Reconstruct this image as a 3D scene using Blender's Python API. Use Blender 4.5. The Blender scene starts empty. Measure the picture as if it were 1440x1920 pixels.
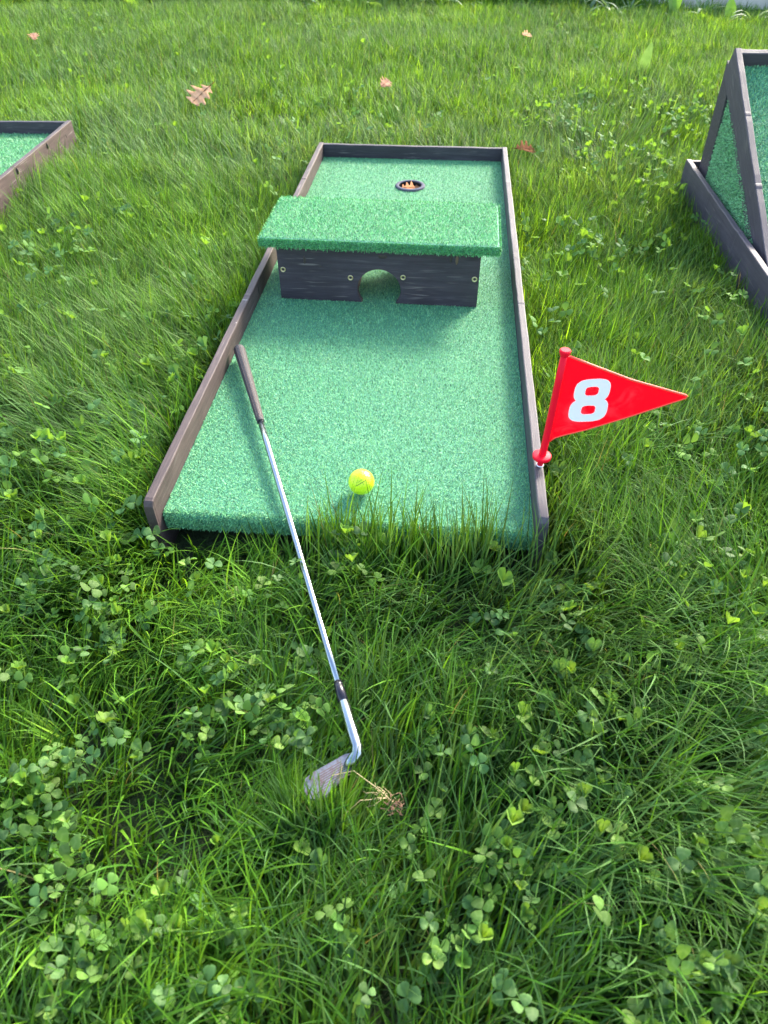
import bpy, bmesh, math, random
import numpy as np
from mathutils import Vector, Matrix
rng = np.random.default_rng(8)
random.seed(8)
S = bpy.context.scene
COL = S.collection

# ------------------------------------------------------------------ camera
CF = 1331.0
CAM = Vector((0.1354, -0.7976, 0.7979)); P_, Y_, R_ = 0.7631, 0.0911, -0.0037
fwd = Vector((-math.sin(Y_)*math.cos(P_), math.cos(Y_)*math.cos(P_), -math.sin(P_)))
rt = Vector((math.cos(Y_), math.sin(Y_), 0)); up = rt.cross(fwd)
rt2 = rt*math.cos(R_) + up*math.sin(R_); up2 = rt2.cross(fwd)
cd = bpy.data.cameras.new('camera'); cam = bpy.data.objects.new('camera', cd); COL.objects.link(cam)
cam.matrix_world = Matrix(((rt2.x, up2.x, -fwd.x, CAM.x), (rt2.y, up2.y, -fwd.y, CAM.y), (rt2.z, up2.z, -fwd.z, CAM.z), (0, 0, 0, 1)))
cd.sensor_fit = 'VERTICAL'; cd.sensor_height = 24; cd.lens = CF/1920*24
cd.clip_start = 0.02; cd.clip_end = 600
cd.dof.use_dof = True; cd.dof.focus_distance = 1.35; cd.dof.aperture_fstop = 5.0
S.camera = cam
S.render.resolution_x = 768; S.render.resolution_y = 1024

# ------------------------------------------------------------------ sky, sun, exposure
KX, KY = 0.85, 1.40            # shadows run this far per metre of height, towards -x and -y
SUN = Vector((KX, KY, 1)).normalized()
ELEV = math.asin(SUN.z); AZ = math.atan2(SUN.x, SUN.y)
W = bpy.data.worlds.new('World'); S.world = W; W.use_nodes = True
nt = W.node_tree; bg = nt.nodes['Background']
sky = nt.nodes.new('ShaderNodeTexSky'); sky.sky_type = 'NISHITA'; sky.sun_disc = False
sky.sun_elevation = ELEV; sky.sun_rotation = AZ; sky.air_density = 1.2; sky.dust_density = 2.5
nt.links.new(sky.outputs[0], bg.inputs[0]); bg.inputs[1].default_value = 0.15
sl = bpy.data.lights.new('sun', 'SUN'); sl.energy = 2.3; sl.angle = math.radians(14); sl.color = (1.0, 0.93, 0.80)
so = bpy.data.objects.new('sun', sl); COL.objects.link(so)
so.rotation_euler = SUN.to_track_quat('Z', 'Y').to_euler()
S.view_settings.view_transform = 'Standard'; S.view_settings.look = 'None'
S.view_settings.gamma = 1; S.view_settings.exposure = 2.22
S.view_settings.use_curve_mapping = False
S.render.engine = 'CYCLES'
S.cycles.max_bounces = 6; S.cycles.transparent_max_bounces = 4

# ------------------------------------------------------------------ helpers
def tag(o, label=None, cat=None, group=None, kind=None):
    if label: o['label'] = label
    if cat: o['category'] = cat
    if group: o['group'] = group
    if kind: o['kind'] = kind
    return o
def empty(name, loc=(0, 0, 0), rz=0, **k):
    o = bpy.data.objects.new(name, None); COL.objects.link(o)
    o.empty_display_size = .05; o.location = loc; o.rotation_euler = (0, 0, rz)
    return tag(o, **k)
def link(name, me, mat=None, parent=None, mw=None, smooth=False):
    o = bpy.data.objects.new(name, me); COL.objects.link(o)
    if mat and not me.materials: me.materials.append(mat)
    if parent: o.parent = parent
    if mw is not None: o.matrix_local = mw
    if smooth: me.shade_smooth()
    return o
def bm_link(name, bm, mat=None, parent=None, mw=None, smooth=False):
    me = bpy.data.meshes.new(name); bm.normal_update(); bm.to_mesh(me); bm.free()
    return link(name, me, mat, parent, mw, smooth)
def lookat(p, x, y):      # frame with local x axis = x, local z near y
    x = Vector(x).normalized(); z = (Vector(y) - x*x.dot(Vector(y))).normalized(); yy = z.cross(x)
    return Matrix(((x.x, yy.x, z.x, p[0]), (x.y, yy.y, z.y, p[1]), (x.z, yy.z, z.z, p[2]), (0, 0, 0, 1)))

class M:
    def __init__(s, name):
        s.m = bpy.data.materials.new(name); s.m.use_nodes = True; s.t = s.m.node_tree
        s.b = s.t.nodes['Principled BSDF']; s.out = s.t.nodes['Material Output']
    def n(s, typ, **k):
        nd = s.t.nodes.new(typ)
        for a, v in k.items():
            if a in nd.inputs.keys(): nd.inputs[a].default_value = v
            else: setattr(nd, a, v)
        return nd
    def l(s, a, b): s.t.links.new(a, b)
    def coord(s, scale=(1, 1, 1), out='Object', rot=(0, 0, 0)):
        tc = s.n('ShaderNodeTexCoord'); mp = s.n('ShaderNodeMapping')
        mp.inputs['Scale'].default_value = scale; mp.inputs['Rotation'].default_value = rot
        s.l(tc.outputs[out], mp.inputs[0]); return mp.outputs[0]
    def noise(s, vec, scale, detail=3, rough=.55, dist=0):
        nd = s.n('ShaderNodeTexNoise'); nd.inputs['Scale'].default_value = scale; nd.inputs['Detail'].default_value = detail
        nd.inputs['Roughness'].default_value = rough; nd.inputs['Distortion'].default_value = dist
        if vec is not None: s.l(vec, nd.inputs['Vector'])
        return nd.outputs['Fac']
    def ramp(s, fac, stops):
        r = s.n('ShaderNodeValToRGB'); e = r.color_ramp.elements
        while len(e) < len(stops): e.new(.5)
        for i, (p, c) in enumerate(stops):
            e[i].position = p; e[i].color = (*c, 1) if len(c) == 3 else c
        s.l(fac, r.inputs[0]); return r.outputs[0]
    def mix(s, f, a, b, mode='MIX'):
        nd = s.n('ShaderNodeMix'); nd.data_type = 'RGBA'; nd.blend_type = mode
        for i, v in ((0, f), (6, a), (7, b)):
            if isinstance(v, (int, float)): nd.inputs[i].default_value = v
            elif isinstance(v, tuple): nd.inputs[i].default_value = (*v, 1)
            else: s.l(v, nd.inputs[i])
        return nd.outputs[2]
    def bump(s, h, strength=.3, dist=.002):
        b = s.n('ShaderNodeBump'); b.inputs['Strength'].default_value = strength; b.inputs['Distance'].default_value = dist
        s.l(h, b.inputs['Height']); s.l(b.outputs[0], s.b.inputs['Normal'])
    def set(s, **k):
        for a, v in k.items():
            a = a.replace('_', ' ')
            if isinstance(v, tuple) and len(v) == 3: v = (*v, 1)
            s.b.inputs[a].default_value = v
        return s
    def leafy(s, col_socket, trans=.35, rough=.45, tcol=(1.25, 1.15, .5)):
        s.l(col_socket, s.b.inputs['Base Color']); s.set(Roughness=rough); s.b.inputs['Specular IOR Level'].default_value = .45
        tr = s.n('ShaderNodeBsdfTranslucent'); mm = s.mix(1.0, col_socket, tcol, 'MULTIPLY'); s.l(mm, tr.inputs[0])
        ms = s.n('ShaderNodeMixShader'); ms.inputs[0].default_value = trans
        s.l(s.b.outputs[0], ms.inputs[1]); s.l(tr.outputs[0], ms.inputs[2]); s.l(ms.outputs[0], s.out.inputs[0])

# ------------------------------------------------------------------ materials
def plain(name, col, rough=.5, metal=0, spec=.5):
    m = M(name); m.set(Base_Color=col, Roughness=rough, Metallic=metal); m.b.inputs['Specular IOR Level'].default_value = spec
    return m.m
def wood_mat(name, c0, c1, c2, seed=0, rough=.58):
    m = M(name); tc = m.n('ShaderNodeTexCoord'); mp = m.n('ShaderNodeMapping')
    mp.inputs['Location'].default_value = (seed*3.1, seed*1.7, seed)
    m.l(tc.outputs['Object'], mp.inputs[0]); v0 = mp.outputs[0]
    mp2 = m.n('ShaderNodeMapping'); mp2.inputs['Scale'].default_value = (1.0, 14, 14); m.l(v0, mp2.inputs[0]); v = mp2.outputs[0]
    grain = m.noise(v, 9, 6, .65, .6); fine = m.noise(v, 45, 3, .6); blot = m.noise(v0, 5.5, 4, .6, .3)
    c = m.ramp(grain, [(.3, c0), (.55, c1), (.8, c2)])
    c = m.mix(m.ramp(fine, [(.35, (.0, .0, .0)), (.75, (.5, .5, .5))]), c, c1)
    c = m.mix(m.ramp(blot, [(.38, (0, 0, 0)), (.62, (1, 1, 1))]), c, m.mix(.55, c, c0))
    # worn pale scratches along the grain
    mp3 = m.n('ShaderNodeMapping'); mp3.inputs['Scale'].default_value = (7, 130, 130); m.l(v0, mp3.inputs[0])
    sc = m.noise(mp3.outputs[0], 1.6, 2, .5); sm = m.noise(v0, 11, 2)
    smul = m.n('ShaderNodeMath', operation='MULTIPLY'); m.l(m.ramp(sc, [(.58, (0, 0, 0)), (.70, (1, 1, 1))]), smul.inputs[0]); m.l(m.ramp(sm, [(.48, (0, 0, 0)), (.68, (.7, .7, .7))]), smul.inputs[1])
    c = m.mix(smul.outputs[0], c, (.22, .19, .18))
    m.l(c, m.b.inputs['Base Color']); m.set(Roughness=rough); m.b.inputs['Specular IOR Level'].default_value = .28
    add = m.n('ShaderNodeMath', operation='ADD'); m.l(grain, add.inputs[0]); m.l(fine, add.inputs[1])
    m.bump(add.outputs[0], .35, .0012)
    return m.m
wood_warm = wood_mat('stained_wood_brown', (.040, .029, .029), (.085, .061, .058), (.135, .098, .090), 1)  # brown stain with the warm sunlight of the lit boards put into its colour
wood_dark = wood_mat('stained_wood_dark', (.024, .020, .026), (.050, .043, .054), (.11, .095, .105), 2, .6)  # same stain, the dark bluish cast of shaded faces put into its colour
wood_grey = wood_mat('stained_wood_sky_grey', (.050, .044, .052), (.085, .075, .086), (.125, .112, .12), 3, .58)  # same stain, lilac sky reflection of the right board's top painted in
wood_cool = wood_mat('stained_wood_violet', (.045, .038, .050), (.075, .064, .080), (.11, .095, .11), 4, .58)

def turf_base_mat():
    m = M('turf_backing'); v = m.coord()
    n1 = m.noise(v, 420, 2, .6); n2 = m.noise(v, 7, 3)
    c = m.ramp(n1, [(.3, (.02, .13, .08)), (.62, (.09, .36, .21))]); c = m.mix(m.ramp(n2, [(.4, (0, 0, 0)), (.7, (.4, .4, .4))]), c, (.09, .34, .17))
    m.l(c, m.b.inputs['Base Color']); m.set(Roughness=.7); m.bump(n1, .8, .004); return m.m
turf_base = turf_base_mat()
def pile_mat():
    m = M('turf_fibre'); a = m.n('ShaderNodeAttribute', attribute_name='Col'); m.leafy(a.outputs['Color'], .17, .5, (1.1, 1.05, .8)); m.b.inputs['Specular IOR Level'].default_value = .28; return m.m
turf_fibre = pile_mat()
def grass_mat():
    m = M('grass_blade'); a = m.n('ShaderNodeAttribute', attribute_name='Col'); m.leafy(a.outputs['Color'], .40, .6, (1.5, 1.25, .45)); m.b.inputs['Specular IOR Level'].default_value = .16; return m.m
grass_m = grass_mat()
def soil_mat():
    m = M('lawn_soil'); v = m.coord()
    c = m.ramp(m.noise(v, 60, 5, .7), [(.3, (.008, .010, .004)), (.55, (.018, .026, .008)), (.8, (.04, .045, .018))])
    far = m.ramp(m.noise(v, 3, 6, .7), [(.3, (.03, .07, .014)), (.7, (.06, .12, .022))])
    c = m.mix(.25, c, far); m.l(c, m.b.inputs['Base Color']); m.set(Roughness=.95); m.bump(m.noise(v, 140, 3), .8, .01); return m.m
soil_m = soil_mat()
def clover_mat(name, c, pale):
    m = M(name); tc = m.n('ShaderNodeTexCoord'); sp = m.n('ShaderNodeSeparateXYZ'); m.l(tc.outputs['Object'], sp.inputs[0])
    # faint pale chevron across each leaflet: |y - .5 + .5|x|| small
    ab = m.n('ShaderNodeMath', operation='ABSOLUTE'); m.l(sp.outputs[0], ab.inputs[0])
    mu = m.n('ShaderNodeMath', operation='MULTIPLY_ADD'); m.l(ab.outputs[0], mu.inputs[0]); mu.inputs[1].default_value = .55; m.l(sp.outputs[1], mu.inputs[2])
    su = m.n('ShaderNodeMath', operation='SUBTRACT'); m.l(mu.outputs[0], su.inputs[0]); su.inputs[1].default_value = .0100
    a2 = m.n('ShaderNodeMath', operation='ABSOLUTE'); m.l(su.outputs[0], a2.inputs[0])
    mr = m.n('ShaderNodeMapRange'); m.l(a2.outputs[0], mr.inputs[0]); mr.inputs[1].default_value = .0004; mr.inputs[2].default_value = .0026; mr.inputs[3].default_value = .35; mr.inputs[4].default_value = 0
    oi = m.n('ShaderNodeObjectInfo'); 
    col = m.mix(mr.outputs[0], c, pale)
    hs = m.n('ShaderNodeHueSaturation'); m.l(col, hs.inputs['Color'])
    r2 = m.n('ShaderNodeMapRange'); m.l(oi.outputs['Random'], r2.inputs[0]); r2.inputs[3].default_value = .55; r2.inputs[4].default_value = 1.2; m.l(r2.outputs[0], hs.inputs['Value'])
    m.leafy(hs.outputs[0], .40, .68, (1.3, 1.25, .45)); return m.m
clover_ms = [clover_mat('clover_leaf_green', (.11, .225, .036), (.20, .33, .10)), clover_mat('clover_leaf_bluish', (.085, .185, .045), (.17, .28, .10)),
             clover_mat('clover_leaf_yellowish', (.16, .29, .040), (.26, .38, .13))]
stem_m = M('clover_stem'); stem_m.leafy(stem_m.ramp(stem_m.noise(stem_m.coord(), 30), [(.3, (.09, .17, .04)), (.7, (.15, .22, .06))]), .3); stem_m = stem_m.m
black_plastic = plain('black_plastic', (.008, .008, .010), .35)
cup_rim_m = plain('grey_plastic_rim', (.075, .078, .105), .8, 0, .15)
brass = plain('yellow_zinc', (.62, .52, .30), .32, .9)
brass_dark = plain('screw_recess', (.05, .045, .03), .5, .6)

# ------------------------------------------------------------------ noise and ground
class VNoise:
    def __init__(s, cell, seed, n=257, off=40):
        s.g = np.random.default_rng(seed).uniform(-1, 1, (n, n)); s.c = cell; s.n = n; s.o = off
    def __call__(s, x, y):
        u = np.asarray(x)/s.c + 1000.37; v = np.asarray(y)/s.c + 1000.71
        i = np.floor(u).astype(int); j = np.floor(v).astype(int); a = u-i; b = v-j
        a = a*a*(3-2*a); b = b*b*(3-2*b); n = s.n
        g = lambda p, q: s.g[p % n, q % n]
        return (g(i, j)*(1-a)+g(i+1, j)*a)*(1-b) + (g(i, j+1)*(1-a)+g(i+1, j+1)*a)*b
nA, nB, nC, nD, nE, nF, nG = [VNoise(c, k+11) for k, c in enumerate((.9, .28, .22, .22, .11, .45, .07))]
def ground_z(x, y):
    r = np.exp(-(np.asarray(x)**2+np.asarray(y)**2)/900.)
    return -.087 + (.012*nA(x, y) + .006*nB(x, y))*r
t = np.linspace(-1, 1, 131); ax = np.sinh(t*5.2)/np.sinh(5.2)*150
gx, gy = np.meshgrid(ax, ax+1.5, indexing='ij'); gz = ground_z(gx, gy)
N = len(ax); vv = np.stack([gx.ravel(), gy.ravel(), gz.ravel()], 1)
idx = np.arange(N*N).reshape(N, N)
ff = np.stack([idx[:-1, :-1].ravel(), idx[1:, :-1].ravel(), idx[1:, 1:].ravel(), idx[:-1, 1:].ravel()], 1)
me = bpy.data.meshes.new('ground'); me.from_pydata(vv.tolist(), [], ff.tolist()); me.shade_smooth()
tag(link('ground', me, soil_m), kind='structure')

# ------------------------------------------------------------------ boards
def board(name, L, T, H, mat, parent, mw, rnd=(0, 0), wob=.0006, seed=0, knots=()):
    """plank: local x along its length (0..L), local y thickness (0..T), local z height (0..H); slightly uneven, rounded ends"""
    r = random.Random(seed); n = max(2, int(L/.045)); b = .0022
    bm = bmesh.new(); rings = []
    xs = [i*L/n for i in range(n+1)]
    for e, sgn in ((rnd[0], 1), (rnd[1], -1)):
        if e > 0:
            for k in range(1, 7):
                xs.append((e*(1-math.cos(k*math.pi/12))) if sgn > 0 else L - e*(1-math.cos(k*math.pi/12)))
    for kx, _ in knots: xs += [kx-.008, kx-.003, kx+.003, kx+.008]
    xs = sorted(set(round(x, 5) for x in xs))
    for x in xs:
        top = H + r.uniform(-wob, wob)
        if rnd[0] > 0 and x < rnd[0]: top -= rnd[0]-math.sqrt(max(0, rnd[0]**2-(rnd[0]-x)**2))
        if rnd[1] > 0 and x > L-rnd[1]: top -= rnd[1]-math.sqrt(max(0, rnd[1]**2-(rnd[1]-(L-x))**2))
        for kx, kh in knots:
            if abs(x-kx) < .0085: top += kh*(1-abs(x-kx)/.0085)
        w0, w1 = r.uniform(-wob, wob)*.7, r.uniform(-wob, wob)*.7
        pr = [(w0, 0), (T+w1, 0), (T+w1, top-b), (T-b*.3+w1, top-b*.3), (T-b+w1, top), (b+w0, top), (b*.3+w0, top-b*.3), (w0, top-b)]
        rings.append([bm.verts.new((x, y, z)) for y, z in pr])
    for a, c in zip(rings, rings[1:]):
        for i in range(8): bm.faces.new((a[i], a[(i+1) % 8], c[(i+1) % 8], c[i]))
    bm.faces.new(rings[0]); bm.faces.new(list(reversed(rings[-1])))
    bmesh.ops.recalc_face_normals(bm, faces=bm.faces)
    return bm_link(name, bm, mat, parent, mw)
def box_bm(x0, x1, y0, y1, z0, z1, bev=0):
    bm = bmesh.new(); bmesh.ops.create_cube(bm, size=1)
    for v in bm.verts: v.co = Vector(((x0+x1)/2+v.co.x*(x1-x0), (y0+y1)/2+v.co.y*(y1-y0), (z0+z1)/2+v.co.z*(z1-z0)))
    if bev: bmesh.ops.bevel(bm, geom=bm.edges[:], offset=bev, segments=2, affect='EDGES', profile=.6)
    return bm
def extrude_poly(pts, axis, d0, d1, holes=()):
    """closed outline(s) in a plane -> solid between d0 and d1 along axis ('x','y','z')"""
    bm = bmesh.new(); loops = [pts]+list(holes)
    def P(a, b, d): return {'z': (a, b, d), 'y': (a, d, b), 'x': (d, a, b)}[axis]
    ed = []; rings = []
    for lp in loops:
        vs = [bm.verts.new(P(a, b, d0)) for a, b in lp]; rings.append(vs)
        for i in range(len(vs)): ed.append(bm.edges.new((vs[i], vs[(i+1) % len(vs)])))
    res = bmesh.ops.triangle_fill(bm, use_beauty=True, edges=ed)
    fs = [g for g in res['geom'] if isinstance(g, bmesh.types.BMFace)]
    ex = bmesh.ops.extrude_face_region(bm, geom=fs)
    dv = Vector(P(0, 0, d1-d0))
    # extrude keeps the first faces in place in a solid
    nv = [g for g in ex['geom'] if isinstance(g, bmesh.types.BMVert)]
    for v in nv: v.co += dv
    have = [f for f in fs if f.is_valid]
    if not have:
        pass
    bmesh.ops.recalc_face_normals(bm, faces=bm.faces)
    return bm
def tube(pts, rad, seg=10, cap=True):
    """tube through points with a radius (number or list)"""
    bm = bmesh.new(); pts = [Vector(p) for p in pts]; n = len(pts)
    rad = [rad]*n if isinstance(rad, (int, float)) else rad
    prev = None; rings = []
    for i, p in enumerate(pts):
        d = (pts[min(i+1, n-1)]-pts[max(i-1, 0)]).normalized()
        if prev is None: u = d.orthogonal().normalized()
        else: u = (prev-d*prev.dot(d)).normalized()
        prev = u; w = d.cross(u)
        rings.append([bm.verts.new(p+(u*math.cos(a)+w*math.sin(a))*rad[i]) for a in [k*2*math.pi/seg for k in range(seg)]])
    for a, c in zip(rings, rings[1:]):
        for i in range(seg): bm.faces.new((a[i], a[(i+1) % seg], c[(i+1) % seg], c[i]))
    if cap: bm.faces.new(list(reversed(rings[0]))); bm.faces.new(rings[-1])
    return bm

# ------------------------------------------------------------------ generic strand mesh (grass, pile)
def strands(name, root, az, th0, th1, length, width, col, segs, mat, twist=None, drop=None, norm=None):
    """many tapering blades as one mesh. norm: optional per-blade frame (n,3,3) mapping local z-up to the surface"""
    n = len(root)
    s = np.linspace(0, 1, segs+1)
    th = th0[:, None] + (th1-th0)[:, None]*s[None, :]**1.25
    thm = (th[:, 1:]+th[:, :-1])/2; ds = length[:, None]/segs
    h = np.concatenate([np.zeros((n, 1)), np.cumsum(np.sin(thm)*ds, 1)], 1)
    z = np.concatenate([np.zeros((n, 1)), np.cumsum(np.cos(thm)*ds, 1)], 1)
    az2 = az[:, None] + (0 if twist is None else twist[:, None]*s[None, :]*.5)
    P = np.stack([h*np.cos(az2), h*np.sin(az2), z], 2)
    ang = az[:, None] + np.pi/2 + (0 if twist is None else twist[:, None]*(1-.6*s[None, :]))
    side = np.stack([np.cos(ang), np.sin(ang), np.zeros_like(ang)], 2)
    if norm is not None:
        P = np.einsum('nij,nsj->nsi', norm, P); side = np.einsum('nij,nsj->nsi', norm, side)
    P = P + root[:, None, :]
    if drop is not None:
        keep = drop(P); P, side, width, col, length = P[keep], side[keep], width[keep], col[keep], length[keep]; n = len(P)
    w = width[:, None]*(1-s[None, :-1]**2.2)*.5*np.where(s[None, :-1] < .01, .75, 1)
    A = P[:, :-1]-side[:, :-1]*w[..., None]; B = P[:, :-1]+side[:, :-1]*w[..., None]
    V = np.empty((n, 2*segs+1, 3)); V[:, 0:2*segs:2] = A; V[:, 1:2*segs:2] = B; V[:, 2*segs] = P[:, -1]
    base = (np.arange(n)*(2*segs+1))[:, None]
    q = np.array([[2*k, 2*k+1, 2*k+3, 2*k+2] for k in range(segs-1)]).ravel()
    tri = np.array([2*segs-2, 2*segs-1, 2*segs])
    lp = np.concatenate([q, tri]).astype(np.int64)
    loops = (base+lp[None, :]).ravel()
    tot = np.array([4]*(segs-1)+[3]); start = np.concatenate([[0], np.cumsum(tot)[:-1]])
    starts = (np.arange(n)[:, None]*tot.sum()+start[None, :]).ravel()
    me = bpy.data.meshes.new(name); me.vertices.add(n*(2*segs+1)); me.loops.add(len(loops)); me.polygons.add(len(starts))
    me.vertices.foreach_set('co', V.astype(np.float32).ravel()); me.loops.foreach_set('vertex_index', loops.astype(np.int32))
    me.polygons.foreach_set('loop_start', starts.astype(np.int32))
    me.update(calc_edges=True)
    ca = me.attributes.new('Col', 'FLOAT_COLOR', 'POINT')
    C = np.ones((n, 2*segs+1, 4), np.float32); C[..., :3] = col[:, None, :]
    ca.data.foreach_set('color', C.ravel())
    me.materials.append(mat); me.shade_smooth()
    return me, n

# ------------------------------------------------------------------ turf pile
def pile_colors(n, r, tint=(1, 1, 1)):
    c = np.array([.18, .46, .195])*np.array(tint)*r.uniform(.6, 1.3, (n, 1))
    k = r.random(n); c[k < .22] *= np.array([.35, .40, .45]); c[k > .86] = np.array([.27, .60, .31])*r.uniform(.7, 1.1, ((k > .86).sum(), 1))
    return c
def pile(name, pts, normals, parent, seed, length=.0047, width=.0012, drop=None, tint=(1, 1, 1)):
    r = np.random.default_rng(seed); n = len(pts)
    nz = normals/np.linalg.norm(normals, axis=1, keepdims=True)
    t1 = np.cross(nz, np.tile([[.31, .17, .93]], (n, 1))*0+np.array([0, 1., 0.0]) + .001); t1 /= np.linalg.norm(t1, axis=1, keepdims=True)
    t2 = np.cross(nz, t1); F = np.stack([t1, t2, nz], 2)
    me, _ = strands(name, pts, r.uniform(0, 2*np.pi, n), r.uniform(.1, .7, n), r.uniform(.8, 1.9, n), length*r.uniform(.7, 1.35, n), width*r.uniform(.7, 1.3, n),
                    pile_colors(n, r, tint)*(1+.10*np.sin(pts[:, 1:2]*2*np.pi/.0118+np.sin(pts[:, 0:1]*9)*.8))*(1+.10*nF(pts[:, 0], pts[:, 1])[:, None]), 2, turf_fibre, twist=r.uniform(-1, 1, n), norm=F, drop=drop)
    o = link(name, me, None, parent); o['kind'] = 'stuff'; return o
def jgrid(x0, x1, y0, y1, dx, dy, seed):
    r = np.random.default_rng(seed); a = np.arange(x0, x1, dx); b = np.arange(y0, y1, dy)
    A, B = np.meshgrid(a, b); A = A.ravel()+r.uniform(-.6, .6, A.size)*dx; B = B.ravel()+r.uniform(-.38, .38, B.size)*dy
    k = (A > x0) & (A < x1) & (B > y0) & (B < y1); return A[k], B[k]

# ------------------------------------------------------------------ the minigolf lanes
HW, LL, TH, RH, BOT = .300, 1.7594, .0158, .042, -.092
def rot_boards(root, yl, yr, mats, seeds, knots):
    H = RH-BOT
    # side boards run along +y; local x = world y
    a = board('side_board', LL+TH-yl, TH, H, mats[0], root, lookat((-HW, yl, BOT), (0, 1, 0), (0, 0, 1)), (.013, 0), seed=seeds[0], knots=knots[0])
    b = board('side_board', LL+TH-yr, TH, H, mats[1], root, lookat((HW+TH, yr, BOT), (0, 1, 0), (0, 0, 1)), (.013, 0), seed=seeds[1], knots=knots[1])
    c = board('end_board', 2*HW-.0006, TH, H-.0015, mats[2], root, Matrix.Translation((-HW+.0003, LL, BOT)), seed=seeds[2])
    a['label'] = 'left side board'; b['label'] = 'right side board'
    return a, b, c
def turf_sheet(root, hole=None):
    prof = [(LL-.0005, 0)] ; e = 0.0; rr = .010
    for k in range(0, 7):
        a = k*math.pi/12; prof.append((e+rr-rr*math.sin(a), -rr+rr*math.cos(a)))
    prof += [(e, -.020), (e+.002, -.034)]
    bm = bmesh.new(); x0, x1 = -HW+.0006, HW-.0006
    if hole:
        cx, cy, cr = hole
        vs = [bm.verts.new(p) for p in ((x0, prof[1][0], 0), (x1, prof[1][0], 0), (x1, LL-.0005, 0), (x0, LL-.0005, 0))]
        ed = [bm.edges.new((vs[i], vs[(i+1) % 4])) for i in range(4)]
        hs = [bm.verts.new((cx+cr*math.cos(a), cy+cr*math.sin(a), 0)) for a in [i*2*math.pi/40 for i in range(40)]]
        ed += [bm.edges.new((hs[i], hs[(i+1) % 40])) for i in range(40)]
        bmesh.ops.triangle_fill(bm, use_beauty=True, edges=ed); pr = prof[1:]
        for f in bm.faces:
            if f.normal.z < 0: f.normal_flip()
    else: pr = prof
    rows = [(bm.verts.new((x0, y, z)), bm.verts.new((x1, y, z))) for y, z in pr]
    for (a, b), (c, d) in zip(rows, rows[1:]): bm.faces.new((a, c, d, b))
    bmesh.ops.remove_doubles(bm, verts=bm.verts, dist=1e-5)
    o = bm_link('turf', bm, turf_base, root)
    und = bm_link('base_panel', box_bm(x0+.0004, x1-.0004, .012, LL-.002, -.030, -.006), wood_dark, root) if not hole else None
    return o

lane = empty('minigolf_lane', (0, 0, 0), 0, label='central minigolf lane of green turf edged with stained boards, cup at far end', cat='minigolf lane')
rot_boards(lane, -.022, -.011, (wood_warm, wood_grey, wood_dark), (3, 4, 5), (((.695, .0008), (1.45, .0012)), ((.70, .0010), (.93, .0012), (1.449, .0014))))
# dark knots and pale scratches on the board tops
def mark(name, x, y, z, sx, sy, sz, mat, parent):
    bm = bmesh.new(); bmesh.ops.create_icosphere(bm, subdivisions=2, radius=1)
    for v in bm.verts: v.co = Vector((x+v.co.x*sx, y+v.co.y*sy, z+v.co.z*sz))
    return bm_link(name, bm, mat, parent, smooth=True)
knot_m = plain('knot_wood', (.032, .023, .021), .6)
scratch_m = plain('scratched_wood', (.42, .38, .36), .7)
HOLE = (.011, 1.503, .0445)
turf = turf_sheet(lane, HOLE)
# pile on the main turf
def main_pile():
    P = []; Nn = []
    for (y0, y1, dx, dy, sd) in ((.010, .80, .0021, .0028, 1), (.80, LL-.001, .0023, .0030, 2)):
        x, y = jgrid(-HW+.001, HW-.001, y0, y1, dx, dy, sd); k = (x-HOLE[0])**2+(y-HOLE[1])**2 > .0465**2
        x, y = x[k], y[k]; P.append(np.stack([x, y, np.zeros_like(x)], 1)); Nn.append(np.tile([[0, 0, 1.]], (len(x), 1)))
    # rolled front edge
    r = np.random.default_rng(5); n = 9000; s = r.uniform(0, 1, n); x = r.uniform(-HW+.001, HW-.001, n)
    a = np.clip(s*2.2, 0, 1)*math.pi/2; y = .010-.010*np.sin(a); z = -.010+.010*np.cos(a)-np.clip(s-.45, 0, 1)*.040
    P.append(np.stack([x, y, z], 1)); Nn.append(np.stack([0*a, -np.sin(a), np.cos(a)+.15], 1))
    lim = HW-.0002
    pile('turf_pile', np.concatenate(P), np.concatenate(Nn), turf, 21, drop=lambda Q: (np.abs(Q[:, :, 0]).max(1) < lim) & (Q[:, :, 1].max(1) < LL-.0002))
main_pile()
# cup set in the turf
def lathe(prof, seg=40):
    bm = bmesh.new(); rings = [[bm.verts.new((r*math.cos(a), r*math.sin(a), z)) for a in [k*2*math.pi/seg for k in range(seg)]] for r, z in prof]
    for a, c in zip(rings, rings[1:]):
        for i in range(seg): bm.faces.new((a[i], a[(i+1) % seg], c[(i+1) % seg], c[i]))
    return bm
T0 = Matrix.Translation((HOLE[0], HOLE[1], 0))
cup = bm_link('hole_cup', lathe([(.0350, .0035), (.0345, -.045), (.030, -.050), (.0005, -.050)]), black_plastic, lane, T0, True)
bm_link('cup_rim', lathe([(.0352, .002), (.0352, .0055), (.037, .0068), (.0445, .0062), (.0462, .0045), (.0462, -.002)]), cup_rim_m, cup, smooth=True)

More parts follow.
